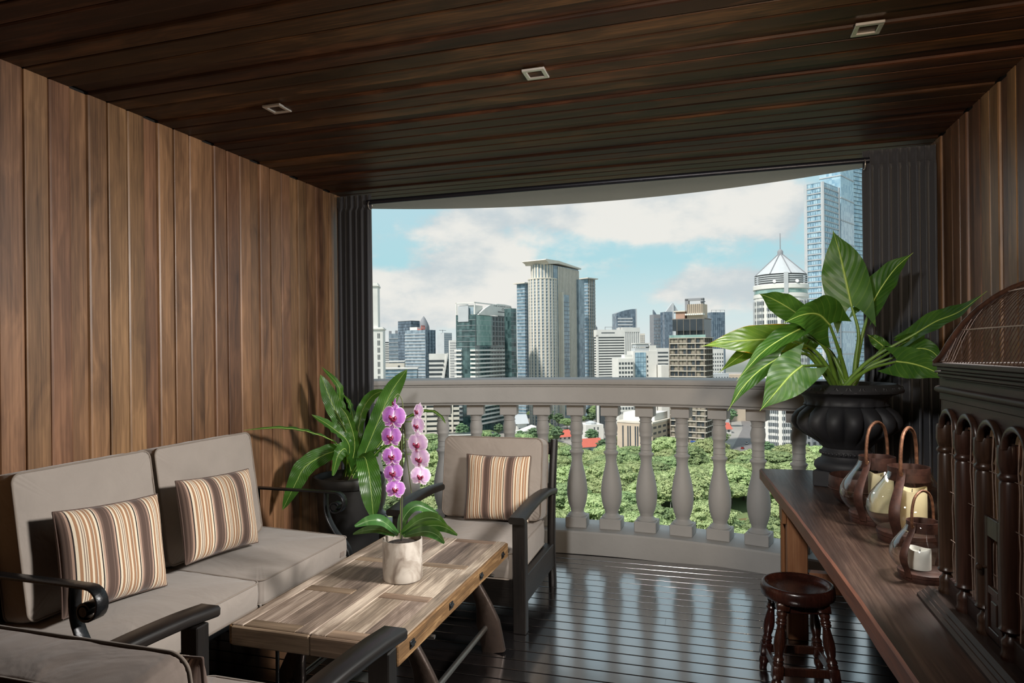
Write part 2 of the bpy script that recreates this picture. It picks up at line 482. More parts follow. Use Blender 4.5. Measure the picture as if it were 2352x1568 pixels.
M = {}
M['wall_wood'] = wood('wall panel wood', (60, 41, 29), (110, 80, 56), (156, 117, 84), 0.40, 0, 0.9, 0.36, 0.14, spec=0.45)
M['ceil_wood'] = wood('ceiling board wood', (24, 15, 9), (52, 33, 21), (98, 64, 40), 0.50, 0, 1.0, 0.44, 0.12, spec=0.14)  # wall stain again, darkened so the colour carries the ceiling's shade
def gloss_up(m, ior, coat):
    b = [n for n in m.node_tree.nodes if n.type == 'BSDF_PRINCIPLED'][0]
    b.inputs['IOR'].default_value = ior; b.inputs['Coat Weight'].default_value = coat; b.inputs['Coat Roughness'].default_value = 0.12
    return m
M['deck'] = wood('dark stained deck', (10, 8, 8), (17, 14, 14), (27, 22, 21), 0.17, 0, 1.3, 0.35, 0.06, spec=1.0, rvar=0.12)
M['gap'] = plain('dark joint', (9, 7, 6), 0.9, var=0.05)
gloss_up(M['deck'], 2.7, 0.6)
M['plaster'] = plain('grey painted plaster', (165, 162, 156), 0.75, var=0.05, scale=3, bump=0.08, bscale=25)
M['stone'] = plain('painted balustrade stone', (172, 171, 169), 0.62, var=0.05, scale=5, bump=0.12, bscale=30)
M['curtain'] = fabric('charcoal curtain cloth', (56, 57, 62), 0.06, 500, 0.2, 0.2)
M['rod'] = plain('dark curtain rod', (44, 46, 54), 0.35, 0.6, 0.05)
M['nickel'] = plain('brushed light metal', (190, 186, 180), 0.35, 0.7, 0.05, 40)
M['lampcan'] = plain('warm lamp housing', (190, 140, 95), 0.4, 0.3, 0.08)
M['blackwood'] = wood('black stained wood', (13, 11, 10), (20, 17, 15), (34, 29, 26), 0.42, 2, 1.4, 0.2, 0.3, spec=0.35)
M['blackwood_y'] = wood('black stained wood along', (13, 11, 10), (20, 17, 15), (34, 29, 26), 0.42, 1, 1.4, 0.2, 0.3, spec=0.35)
M['blackwood_x'] = wood('black stained wood across', (13, 11, 10), (20, 17, 15), (34, 29, 26), 0.42, 0, 1.4, 0.2, 0.3, spec=0.35)
M['iron'] = plain('black wrought iron', (24, 25, 27), 0.34, 0.4, 0.15, 30, 0.15, 80)
M['steel'] = plain('worn steel bar', (120, 116, 110), 0.32, 0.9, 0.12, 30)
M['castiron'] = plain('brown cast iron', (58, 47, 41), 0.42, 0.5, 0.2, 20, 0.1, 60)
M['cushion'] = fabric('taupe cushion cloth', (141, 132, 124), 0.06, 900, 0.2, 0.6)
M['cushion_shaded'] = fabric('shaded taupe cushion cloth', (118, 106, 98), 0.14, 900, 0.2, 0.7)  # the taupe cloth again, with the near chair's shade put into its colour
M['piping'] = fabric('taupe piping cloth', (122, 111, 101), 0.05, 900, 0.1, 0.1)
M['stripe'] = stripes('striped pillow cloth')
M['rustic'] = wood('reclaimed table wood', (52, 43, 37), (122, 107, 94), (198, 182, 165), 0.55, 1, 1.0, 0.34, 0.9, 0.4, patch=((200, 136, 66), 0.70))
M['rustic_x'] = wood('reclaimed cross piece wood', (62, 50, 40), (112, 94, 78), (160, 138, 116), 0.58, 0, 0.8, 0.25, 0.7, 0.4, patch=((190, 126, 60), 0.71))
M['rustic_edge'] = wood('reclaimed table edge wood', (46, 33, 23), (98, 70, 46), (170, 134, 98), 0.7, 1, 1.6, 0.2, 1.0, 0.25, patch=((186, 124, 64), 0.66))
M['bench_top'] = wood('worn bench plank', (34, 24, 19), (56, 41, 33), (96, 76, 62), 0.38, 1, 0.8, 0.2, 0.4, 0.5, 0.25, patch=((104, 84, 70), 0.68))
M['bench_edge'] = wood('red brown bench edge', (60, 34, 20), (108, 66, 42), (150, 98, 66), 0.5, 1, 0.7, 0.1, 0.5, 0.4)
M['bench_leg'] = wood('red brown bench leg', (82, 50, 30), (126, 82, 54), (156, 112, 80), 0.55, 2, 0.6, 0.2, 0.4, 0.35, patch=((166, 130, 98), 0.66))
M['mahogany'] = wood('dark mahogany', (26, 12, 9), (48, 22, 16), (74, 38, 28), 0.26, 2, 1.2, 0.2, 0.08, 0.55)
M['cagewood'] = wood('dark carved cage wood', (26, 16, 12), (46, 29, 21), (70, 47, 36), 0.32, 2, 1.2, 0.2, 0.15, 0.4)
M['cagewood_y'] = wood('dark carved cage rail', (29, 19, 17), (48, 36, 32), (74, 58, 53), 0.46, 1, 1.2, 0.2, 0.2, 0.16)
M['cagewire'] = plain('brown cage wire', (152, 132, 120), 0.45, 0.5, 0.2, 60)
M['domewire'] = plain('dark dome wire', (74, 56, 48), 0.45, 0.4, 0.2, 60)
M['rust'] = rust('rusted strap metal', (50, 31, 26), (86, 55, 45), 0.5, 0.25)
M['rust_handle'] = rust('rusted handle metal', (84, 52, 36), (146, 104, 78), 0.55, 0.5, 60)
M['brassy'] = plain('rivet brass', (140, 116, 84), 0.35, 0.9)
M['glass'] = glassmat('clear lantern glass')
M['wax'] = plain('cream candle wax', (228, 214, 172), 0.55, var=0.05, scale=12)
M['wax_white'] = plain('white candle wax', (232, 230, 222), 0.55, var=0.04, scale=12)
M['wick'] = plain('burnt wick', (30, 26, 22), 0.9)
M['urn'] = plain('matt black urn', (38, 38, 41), 0.62, var=0.15, scale=14, bump=0.06, bscale=40)
M['planter'] = plain('black planter', (24, 23, 23), 0.55, var=0.12, bump=0.05)
M['soil'] = plain('potting soil', (40, 30, 22), 0.95, var=0.4, scale=60, bump=0.6, bscale=80)
M['fern'] = leafmat('fern frond', (42, 84, 26), (74, 122, 44), (134, 168, 92), 16, 0.9, 0.32)
M['philo'] = leafmat('philodendron leaf', (42, 84, 28), (72, 116, 42), (146, 178, 72), 8, 1.0, 0.42)
M['philo_old'] = leafmat('yellowing philodendron leaf', (72, 106, 32), (108, 142, 46), (170, 188, 80), 8, 1.0, 0.33, edge=(206, 140, 30))
M['petiole'] = plain('green leaf stalk', (96, 128, 50), 0.4, var=0.25, scale=10)
M['midrib'] = plain('pale green midrib', (158, 182, 92), 0.45, var=0.1)
M['orchid_leaf'] = leafmat('orchid leaf', (34, 70, 30), (62, 104, 52), (120, 150, 100), 2, 0.0, 0.3, trans=0.2)
M['petal'] = petalmat('lavender petal', (196, 140, 206), (164, 92, 182), (232, 208, 232))
M['petal_pale'] = petalmat('pale lavender petal', (232, 208, 232), (210, 170, 216), (246, 238, 245))
M['lip'] = plain('magenta orchid lip', (112, 12, 52), 0.4, var=0.3, scale=60)
M['column_white'] = plain('pale orchid column', (236, 214, 226), 0.5)
M['stem'] = plain('orchid stem', (74, 84, 44), 0.5, var=0.2)
M['stake'] = plain('dark plant stake', (34, 30, 26), 0.6)
# marbled pot
m_, g_, b_ = newmat('marbled pot')
co_ = g_.n('ShaderNodeTexCoord').outputs['Object']
w_ = g_.n('ShaderNodeTexNoise', Vector=g_.vmath('MULTIPLY', co_, (4.0, 4.0, 3.0)).outputs[0], Scale=1.0, Detail=3.0)
wv_ = g_.n('ShaderNodeTexNoise', Vector=g_.vmath('ADD', g_.vmath('MULTIPLY', co_, (14.0, 14.0, 6.0)).outputs[0], g_.vmath('MULTIPLY', w_.outputs['Color'], (7, 7, 7)).outputs[0]).outputs[0], Scale=1.0, Detail=5.0)
g_.set(b_, 'Base Color', g_.ramp(wv_.outputs[0], [(0.30, lin((108, 96, 87))), (0.46, lin((150, 141, 131))), (0.60, lin((178, 171, 162)))]))
g_.set(b_, 'Roughness', 0.42)
M['marble'] = m_
# city
M['c_white'] = citymat('white render', (226, 224, 218))
M['c_cream'] = citymat('cream render', (218, 210, 196))
M['c_brick'] = citymat('terracotta render', (176, 142, 124))
M['c_beige'] = citymat('beige stone', (198, 182, 162))
M['c_grey'] = citymat('grey cladding', (140, 142, 146))
M['c_lgrey'] = citymat('light grey cladding', (186, 190, 192))
M['c_brown'] = citymat('brown grey concrete', (122, 114, 104))
M['c_dark'] = citymat('dark window', (52, 58, 64), 0.25, 0.2, 0.6)
M['c_slit'] = citymat('window slit', (74, 80, 84), 0.3, 0.2, 0.5)
M['c_curt'] = citymat('curtained window', (150, 142, 128), 0.4, 0.3)
M['g_slate'] = cityglass('slate glass', (70, 84, 98), (112, 128, 142))
M['g_blue'] = cityglass('blue glass', (92, 118, 134), (146, 170, 184))
M['g_lblue'] = cityglass('pale blue glass', (128, 164, 186), (178, 206, 218))
M['g_teal'] = cityglass('dark teal glass', (34, 54, 56), (92, 118, 118), 0.08)
M['g_tealp'] = cityglass('pale teal glass', (120, 152, 146), (150, 178, 170), 0.15)
M['g_steel'] = cityglass('steel blue glass', (112, 128, 140), (150, 166, 176))
M['roof_red'] = citymat('red tile roof', (196, 104, 88))
M['roof_dred'] = citymat('dark red tile roof', (158, 96, 86))
M['grass'] = plain('park grass', (112, 128, 84), 0.95, var=0.2, scale=0.05)
M['cityground'] = plain('paved city ground', (150, 146, 140), 0.95, var=0.15, scale=0.03)
M['asphalt'] = plain('asphalt', (120, 116, 114), 0.9, var=0.1, scale=0.3)
M['mud'] = plain('brown pond water', (132, 118, 84), 0.3, var=0.1, scale=0.1)
M['bark'] = plain('tree bark', (86, 74, 60), 0.9, var=0.2, scale=1.0)
M['tarp'] = plain('blue tarpaulin', (44, 84, 160), 0.6)
M['carwhite'] = plain('white car paint', (226, 226, 226), 0.3)
M['carred'] = plain('red car paint', (170, 48, 40), 0.3)
def treemat(name, a, b2):
    m, g, b = newmat(name)
    rnd = g.n('ShaderNodeObjectInfo').outputs['Random']
    co = g.n('ShaderNodeTexCoord').outputs['Object']
    nz = g.n('ShaderNodeTexNoise', Vector=co, Scale=0.5, Detail=4.0)
    col = g.ramp(nz.outputs[0], [(0.3, lin(a)), (0.7, lin(b2))])
    hs = g.n('ShaderNodeHueSaturation', Hue=g.math('ADD', 0.485, g.math('MULTIPLY', rnd, 0.03)), Saturation=1.0,
             Value=g.math('ADD', 0.8, g.math('MULTIPLY', rnd, 0.4)), Color=col)
    g.set(b, 'Base Color', hs.outputs[0]); g.set(b, 'Roughness', 0.7); g.set(b, 'Specular IOR Level', 0.2)
    tr = g.n('ShaderNodeBsdfTranslucent', Color=hs.outputs[0])
    mx = g.n('ShaderNodeMixShader', Fac=0.25)
    g.t.links.new(b.outputs[0], mx.inputs[1]); g.t.links.new(tr.outputs[0], mx.inputs[2])
    out = [n for n in g.t.nodes if n.type == 'OUTPUT_MATERIAL'][0]
    g.t.links.new(mx.outputs[0], out.inputs['Surface'])
    return m
M['leaf_a'] = treemat('bright tree leaf', (142, 162, 108), (194, 205, 150))
M['leaf_b'] = treemat('mid green tree leaf', (114, 138, 96), (166, 184, 130))
M['leaf_c'] = treemat('dark tree leaf', (88, 116, 88), (130, 154, 114))

# ------------------------------------------------------------------ plant and city coordinates (world metres)
FERN_LEAVES = [
    ([(-2.16, 3.72, 0.73), (-2.202, 3.7, 0.912), (-2.286, 3.66, 1.125), (-2.345, 3.62, 1.314)], 0.1089, (0.672, -0.736, 0.087)),
    ([(-2.183, 3.76, 0.722), (-2.221, 3.76, 0.926), (-2.279, 3.74, 1.124), (-2.281, 3.72, 1.239), (-2.388, 3.7, 1.36)], 0.0554, (0.882, -0.403, 0.245)),
    ([(-2.142, 3.7, 0.734), (-2.145, 3.68, 0.868), (-2.176, 3.66, 1.037), (-2.218, 3.64, 1.114)], 0.0675, (0.14, -0.982, -0.127)),
    ([(-2.194, 3.8, 0.715), (-2.237, 3.84, 0.916), (-2.29, 3.88, 1.093), (-2.351, 3.9, 1.171)], 0.0429, (0.876, -0.31, 0.37)),
    ([(-2.171, 3.76, 0.723), (-2.206, 3.8, 0.866), (-2.193, 3.85, 1.051), (-2.136, 3.88, 1.16), (-2.048, 3.9, 1.205)], 0.0791, (0.269, -0.941, 0.205)),
    ([(-2.129, 3.72, 0.731), (-2.125, 3.74, 0.783), (-2.054, 3.8, 0.995), (-1.981, 3.86, 1.196), (-1.889, 3.9, 1.337)], 0.1273, (0.597, -0.802, 0.002)),
    ([(-2.146, 3.68, 0.738), (-2.181, 3.55, 0.885), (-2.261, 3.38, 0.985), (-2.349, 3.22, 1.027), (-2.482, 3.08, 1.028)], 0.0381, (0.535, 0.105, 0.838)),
    ([(-2.131, 3.68, 0.733), (-2.149, 3.62, 0.876), (-2.219, 3.55, 0.992), (-2.332, 3.5, 1.077)], 0.0687, (0.888, -0.216, 0.406)),
    ([(-2.134, 3.66, 0.741), (-2.173, 3.6, 0.83), (-2.226, 3.52, 0.846), (-2.32, 3.42, 0.78), (-2.362, 3.38, 0.688), (-2.428, 3.34, 0.532)], 0.1186, (0.5, -0.746, 0.439)),
    ([(-2.108, 3.62, 0.749), (-2.11, 3.52, 0.865), (-2.121, 3.45, 0.849), (-2.141, 3.42, 0.731)], 0.0819, (0.863, -0.185, 0.47)),
    ([(-2.096, 3.64, 0.741), (-2.02, 3.55, 0.822), (-1.932, 3.46, 0.776), (-1.89, 3.42, 0.64), (-1.872, 3.41, 0.496)], 0.1316, (0.226, -0.599, 0.769)),
    ([(-2.141, 3.74, 0.722), (-2.073, 3.74, 0.777), (-1.994, 3.76, 0.856), (-1.95, 3.78, 0.876)], 0.0437, (0.61, -0.477, -0.633)),
    ([(-2.146, 3.76, 0.718), (-2.101, 3.78, 0.789), (-1.971, 3.84, 0.959), (-1.846, 3.9, 1.052), (-1.749, 3.94, 1.073), (-1.685, 3.96, 1.036), (-1.658, 3.98, 0.984)], 0.0279, (0.574, -0.435, -0.693)),
    ([(-2.157, 3.8, 0.711), (-2.103, 3.9, 0.878), (-2.026, 3.98, 1.013)], 0.0624, (0.762, -0.645, 0.054)),
    ([(-2.249, 3.84, 0.701), (-2.334, 3.92, 0.782), (-2.434, 3.98, 0.932)], 0.0579, (0.235, -0.736, 0.635)),
]
PHILO_LEAVES = [
    ([(0.667, 3.72, 1.658), (0.641, 3.72, 1.795), (0.618, 3.74, 1.932), (0.591, 3.76, 2.052)], 0.2133, (-0.333, -0.942, 0.031)),
    ([(0.767, 3.78, 1.658), (0.817, 3.78, 1.75), (0.878, 3.76, 1.844), (0.946, 3.72, 1.911)], 0.1355, (-0.63, -0.727, 0.273)),
    ([(0.531, 3.5, 1.559), (0.472, 3.42, 1.604), (0.397, 3.34, 1.602), (0.306, 3.28, 1.564)], 0.1772, (0.628, -0.651, -0.426)),
    ([(0.443, 3.86, 1.622), (0.36, 3.84, 1.679), (0.293, 3.82, 1.717), (0.233, 3.8, 1.741)], 0.1214, (-0.026, -0.873, -0.486)),
    ([(0.332, 3.56, 1.498), (0.205, 3.48, 1.49), (0.082, 3.42, 1.483), (-0.058, 3.36, 1.461)], 0.1317, (0.425, -0.873, 0.241)),
    ([(0.276, 3.62, 1.486), (0.19, 3.58, 1.448), (0.104, 3.54, 1.394), (0.02, 3.5, 1.327)], 0.0746, (0.2, -0.909, 0.365)),
    ([(0.408, 3.44, 1.545), (0.313, 3.36, 1.497), (0.214, 3.32, 1.427), (0.1, 3.3, 1.297)], 0.0896, (-0.122, -0.792, 0.598)),
    ([(0.293, 3.4, 1.401), (0.206, 3.36, 1.344), (0.127, 3.34, 1.262), (0.06, 3.33, 1.153)], 0.0826, (-0.105, -0.927, 0.36)),
    ([(0.389, 3.34, 1.365), (0.334, 3.3, 1.322), (0.27, 3.28, 1.247), (0.199, 3.27, 1.16)], 0.168, (0.087, -0.965, 0.249)),
    ([(0.932, 3.62, 1.514), (0.99, 3.54, 1.564), (1.057, 3.44, 1.604), (1.109, 3.28, 1.68)], 0.0898, (-0.904, -0.352, 0.243)),
    ([(0.812, 3.48, 1.38), (0.86, 3.42, 1.371), (0.913, 3.36, 1.347), (0.977, 3.3, 1.3)], 0.1273, (-0.671, -0.71, 0.213)),
    ([(0.917, 3.8, 1.461), (0.991, 3.86, 1.505), (1.051, 3.9, 1.532)], 0.1024, (0.569, -0.819, 0.079)),
    ([(0.889, 3.66, 1.414), (0.938, 3.62, 1.439), (0.986, 3.58, 1.422), (1.02, 3.54, 1.361)], 0.0903, (-0.533, -0.753, 0.386)),
    ([(0.855, 3.92, 1.449), (0.822, 3.96, 1.487), (0.789, 3.98, 1.516)], 0.0557, (-0.372, -0.843, 0.389)),
    ([(0.412, 3.74, 1.535), (0.371, 3.72, 1.445), (0.323, 3.7, 1.374)], 0.0857, (0.023, -0.973, 0.229)),
    ([(0.509, 3.88, 1.514), (0.472, 3.9, 1.463), (0.435, 3.92, 1.445)], 0.094, (-0.324, -0.927, -0.189)),
]
PHILO_BENDS = [
    (0.698, 3.72, 1.519),
    (0.725, 3.76, 1.519),
    (0.575, 3.58, 1.464),
    (0.524, 3.8, 1.512),
    (0.468, 3.62, 1.444),
    (0.443, 3.66, 1.445),
    (0.519, 3.56, 1.444),
    (0.426, 3.52, 1.419),
    (0.503, 3.52, 1.356),
    (0.759, 3.66, 1.402),
    (0.727, 3.6, 1.344),
    (0.784, 3.78, 1.374),
    (0.748, 3.7, 1.354),
    (0.776, 3.84, 1.373),
    (0.556, 3.74, 1.443),
    (0.578, 3.82, 1.42),
]
ORCHID_LEAVES = [
    ([(-1.313, 2.6, 0.666), (-1.349, 2.54, 0.731), (-1.389, 2.5, 0.744), (-1.438, 2.46, 0.727)], 0.042, (0.755, -0.48, 0.447)),
    ([(-1.334, 2.62, 0.654), (-1.424, 2.64, 0.667), (-1.5, 2.66, 0.653), (-1.576, 2.68, 0.626)], 0.0331, (-0.26, -0.789, 0.557)),
    ([(-1.313, 2.62, 0.664), (-1.297, 2.64, 0.734), (-1.247, 2.66, 0.776), (-1.158, 2.68, 0.743)], 0.0456, (0.065, -0.852, 0.519)),
    ([(-1.294, 2.6, 0.669), (-1.193, 2.56, 0.743), (-1.105, 2.53, 0.764), (-1.039, 2.5, 0.742)], 0.0448, (-0.425, -0.845, 0.326)),
    ([(-1.283, 2.59, 0.667), (-1.14, 2.52, 0.732), (-1.053, 2.49, 0.743), (-0.98, 2.46, 0.723)], 0.0387, (-0.397, -0.917, 0.02)),
    ([(-1.268, 2.58, 0.667), (-1.141, 2.5, 0.715), (-1.074, 2.47, 0.714), (-1.032, 2.45, 0.689)], 0.0385, (-0.457, -0.749, 0.48)),
    ([(-1.339, 2.66, 0.644), (-1.423, 2.74, 0.653), (-1.515, 2.8, 0.644)], 0.0357, (-0.526, -0.661, 0.535)),
]
ORCHID_FLOWERS = [
    ((-1.297, 2.55, 1.235), 0.0221, -55, 1),
    ((-1.3, 2.55, 1.177), 0.0497, 5, 1),
    ((-1.313, 2.55, 1.094), 0.0433, 0, 1),
    ((-1.31, 2.55, 1.01), 0.0405, 10, 1),
    ((-1.305, 2.55, 0.94), 0.0405, 5, 1),
    ((-1.295, 2.55, 0.872), 0.0387, 20, 1),
    ((-1.22, 2.62, 1.195), 0.0337, -35, 0),
    ((-1.223, 2.62, 1.135), 0.0374, -25, 0),
    ((-1.224, 2.62, 1.056), 0.0468, -10, 0),
    ((-1.214, 2.62, 0.993), 0.0449, -10, 0),
    ((-1.211, 2.62, 0.918), 0.0411, 15, 0),
]
ORCHID_STEM_LEFT = [
    (-1.309, 2.62, 0.642),
    (-1.306, 2.62, 0.861),
    (-1.299, 2.62, 1.107),
    (-1.291, 2.62, 1.22),
    (-1.301, 2.6, 1.268),
    (-1.312, 2.58, 1.256),
]
ORCHID_STEM_RIGHT = [
    (-1.307, 2.63, 0.639),
    (-1.302, 2.63, 0.897),
    (-1.297, 2.63, 1.134),
    (-1.289, 2.63, 1.115),
    (-1.284, 2.63, 1.03),
    (-1.276, 2.63, 0.97),
    (-1.267, 2.63, 0.899),
    (-1.259, 2.63, 0.839),
]
CITY = {
    'white_tower': (-223.1, 371.2, 22.87, 24.1, 0, 17.2),
    'white_tower_top': (-224.4, 374.0, 22.87, 21.0, 0, 45.5),
    'striped_small': (-333.1, 630.5, 24.87, 7.7, 0, 12.1),
    'glass_block': (-303.5, 587.2, 24.87, 9.6, 0, 19.3),
    'slate_tower': (-269.6, 566.1, 64.87, 10.5, 19.3, 30.4),
    'office': (-232.0, 514.8, 76.87, 12.8, 21.9, 19.8),
    'cream_low': (-239.8, 455.0, 21.87, 15.4, 0, -7.1),
    'cream_low_glass': (-226.8, 427.6, 21.87, 24.9, 0, -11.2),
    'slanted': (-204.9, 460.4, 20.87, 14.6, 0, -0.2),
    'pale_tower': (-348.8, 834.7, 71.87, 16.4, 12.5, 26.6),
    'pale_grid': (-303.6, 743.9, 26.87, 9.9, 0, 14.8),
    'hotel': (-164.8, 451.6, 78.87, 61.2, 14.9, 27.8),
    'hotel_slender': (-145.4, 478.4, 56.87, 5.1, 0, 33.2),
    'terrace_block': (-192.5, 390.9, 24.87, 36.2, 0, -21.7),
    'central_block': (-126.1, 547.0, 71.87, 42.7, 12.1, 71.7),
    'central_left': (-162.6, 577.7, 66.87, 6.9, 9.2, 61.7),
    'central_right': (-111.8, 614.0, 61.87, 11.1, 8.8, 67.5),
    'spire_dark': (-208.1, 1190.8, 26.87, 14.7, 0, 49.3),
    'striped_white': (-87.0, 517.0, 28.87, 22.0, 6.2, 17.0),
    'white_vertical': (-78.6, 603.1, 31.87, 16.3, 0, 21.1),
    'curved_top': (-125.6, 902.4, 26.87, 28.4, 0, 52.2),
    'cream_far': (-110.4, 1011.5, 26.87, 12.4, 0, 24.9),
    'grid_white': (-57.8, 421.3, 24.87, 9.7, 0, -4.2),
    'blue_glass': (-49.8, 434.2, 24.87, 15.5, 0, 0.3),
    'striped_right': (-37.1, 459.0, 24.87, 9.2, 0, 2.1),
    'small_white': (-32.3, 434.3, 22.87, 6.3, 0, -8.8),
    'grey_tower': (-77.7, 916.9, 26.87, 17.4, 0, 48.2),
    'spire_tower': (-62.2, 900.7, 26.87, 11.6, 0, 50.4),
    'brown': (-5.3, 405.9, 74.87, 15.7, 20.7, 8.1),
    'blue_box': (-2.2, 730.8, 26.87, 15.3, 0, 39.4),
    'dot_white': (-1.9, 626.4, 26.87, 11.4, 0, 1.0),
    'low_grey': (-1.6, 574.3, 24.87, 14.5, 0, -19.4),
    'low_beige': (11.0, 588.5, 21.87, 23.9, 0, -20.7),
    'glass_A': (82.4, 568.4, 58.87, 30.3, 13.3, 130.6),
    'glass_B': (101.1, 603.3, 61.87, 31.2, 17.0, 160.7),
    'glass_C': (115.0, 630.5, 46.87, 24.9, 0, 158.1),
    'stone_low': (48.6, 380.5, 41.87, 21.6, 3.3, -42.1),
    'beige_office': (-34.5, 390.8, 71.87, 28.5, 22.4, -41.1),
    'white_house': (-79.6, 425.2, 31.87, 12.1, 0, -47.1),
    'blue_office': (-76.1, 562.1, 26.87, 12.7, 0, -39.8),
    'teal_office': (-50.2, 570.0, 26.87, 13.2, 0, -40.1),
    'red_house': (-107.0, 437.8, 36.87, 16.2, 0, -57.4),
    'teal_house': (-73.8, 379.9, 36.87, 13.8, 0, -54.6),
    'darkred_house': (-63.2, 341.4, 31.87, 10.2, 0, -56.9),
    'long_dark_roof': (-155.1, 370.9, 24.87, 29.7, 0, -49.1),
    'white_shed': (-123.7, 411.8, 34.87, 15.0, 0, -50.0),
    'temple': (-126.3, 426.7, 31.87, 6.7, 0, -47.2),
    'pink_house': (3.9, 502.8, 28.87, 8.6, 0, -56.7),
}

# ================================================================== THE SETTING
XL, XR, ZC = -2.54, 1.156, 2.56
YB, YF = -1.2, 4.14                      # back wall, curtain line
AX, AY, RK = -0.85, 0.83, 3.90           # centre and inner radius of the curved balustrade
def polar(r, deg, z=0.0):
    return (AX + r * math.sin(R(deg)), AY + r * math.cos(R(deg)), z)
def struct(name, mb, mat, parent=None, smooth=0):
    o = mb.build(name, mat, parent, smooth)
    if parent is None: o['kind'] = 'structure'
    return o
floor = struct('floor', MB().box(XL - 0.2, XR + 0.2, YB - 0.2, 5.2, -0.25, -0.022), M['gap'])
YC = 4.385                               # outer end of the ceiling boards
ceil = struct('ceiling', MB().box(XL - 0.2, XR + 0.2, YB - 0.2, YC, ZC + 0.02, ZC + 0.25), M['gap'])
wl = struct('wall_left', MB().box(XL - 0.25, XL - 0.02, YB - 0.2, YF + 0.24, -0.02, ZC + 0.02), M['gap'])
wr = struct('wall_right', MB().box(XR + 0.012, XR + 0.25, YB - 0.2, YF + 0.24, -0.02, ZC + 0.02), M['gap'])
struct('wall_back', MB().box(XL - 0.2, XR + 0.2, YB - 0.2, YB, -0.02, ZC + 0.02), M['wall_wood'])
# plaster soffit beyond the ceiling boards, with its curved outer edge, and the plaster side piers
def sector(r, a0, a1, n=40):
    return [polar(r, a0 + (a1 - a0) * i / n)[:2] for i in range(n + 1)]
sof = [(x, y) for x, y in sector(4.15, -27.0, 27.0)]
sof = [(XL - 0.2, sof[0][1])] + sof + [(XR + 0.2, sof[-1][1]), (XR + 0.2, YC + 0.002), (XL - 0.2, YC + 0.002)]
struct('trim_1', MB().prism(sof, 'z', ZC, ZC + 0.25), M['plaster'])
struct('trim_2', MB().box(XL - 0.40, XL - 0.22, YF + 0.25, 5.02, -0.02, ZC - 0.001), M['plaster'])
struct('trim_3', MB().box(XR + 0.06, XR + 0.25, YF + 0.25, 5.02, -0.02, ZC - 0.001), M['plaster'])

def plank_mesh(name, L, w, mat, t=0.02, c=0.004, bead=0.0):
    h = w / 2
    prof = [(-h, -t), (h, -t), (h, -c * 1.4), (h - c * 0.4, -c * 0.4), (h - c * 1.4, 0), (-h + c * 1.4, 0), (-h + c * 0.4, -c * 0.4), (-h, -c * 1.4)]
    if bead:      # rounded nosing beside the recessed strips
        prof = [(-h, -t), (h, -t), (h, -bead), (h - bead * 0.35, -bead * 0.3), (h - bead, 0), (-h + bead, 0), (-h + bead * 0.35, -bead * 0.3), (-h, -bead)]
    mb = MB(); n = len(prof)
    vs = [(-L / 2, y, z) for y, z in prof] + [(L / 2, y, z) for y, z in prof]
    fs = [tuple(range(n)), tuple(reversed(range(n, 2 * n)))] + [(i, n + i, n + (i + 1) % n, (i + 1) % n) for i in range(n)]
    return mb.add(vs, fs).mesh(name, mat, 0)
PH, PER, NAR, BW = 2.116, 0.3735, 0.075, 0.0995
rows = []                                # (centre Y, width, recessed?)
for k in range(-7, 7):
    y = PH + PER * k
    rows.append((y + NAR / 2, NAR, True, False))
    for i in range(3):
        rows.append((y + NAR + BW * (i + 0.5), BW, False, i))
rows = [r for r in rows if r[0] - r[1] / 2 > -0.2 and r[0] + r[1] / 2 < YC + 0.03]
HW = ZC; CW = XR - XL
meshes = {}
for nm, L, mat in (('wall', HW, M['wall_wood']), ('ceil', CW, M['ceil_wood'])):
    meshes[nm, True] = plank_mesh(nm + '_strip', L, NAR + 0.004, mat, 0.010, 0.003)
    meshes[nm, False] = plank_mesh(nm + '_plank', L, BW - 0.003, mat, 0.020, 0.0035)
    meshes[nm, 'e'] = plank_mesh(nm + '_edge_plank', L, BW - 0.001, mat, 0.020, 0.004, 0.011)
ROT_L = Matrix(((0, 0, 1), (0, -1, 0), (1, 0, 0))).to_euler()      # x->Z, y->-Y, z->+X
ROT_R = Matrix(((0, 0, -1), (0, 1, 0), (1, 0, 0))).to_euler()
ROT_C = Matrix(((1, 0, 0), (0, -1, 0), (0, 0, -1))).to_euler()
for (y, w, rec, i) in rows:
    key = True if rec else ('e' if i in (0, 2) else False)
    d = 0.011 if rec else 0.0
    if y < YF + 0.15: link('plank', meshes['wall', key], wl, (XL - d, y, HW / 2), ROT_L)
    link('plank', meshes['ceil', key], ceil, ((XL + XR) / 2, y, ZC + d), ROT_C)
    if 1.6 < y < YF + 0.15:
        link('plank', meshes['wall', key], wr, (XR + d, y - 0.03, HW / 2), ROT_R)
# deck boards with staggered joints
FW = 0.0971
deck = {}
for k in range(-24, 17):
    y = 3.137 + FW * k
    if y > 4.66: continue
    cut = rng.uniform(-1.6, 0.7)
    for a, b in ((XL, cut), (cut + 0.001, XR)):
        L = round((b - a) / 0.05) * 0.05
        key = round(L, 2)
        if key not in deck: deck[key] = plank_mesh('deck_plank', 1.0, FW - 0.008, M['deck'], 0.022, 0.0009)
        o = link('plank', deck[key], floor, ((a + b) / 2, y, 0.0))
        o.scale = (b - a, 1, 1)

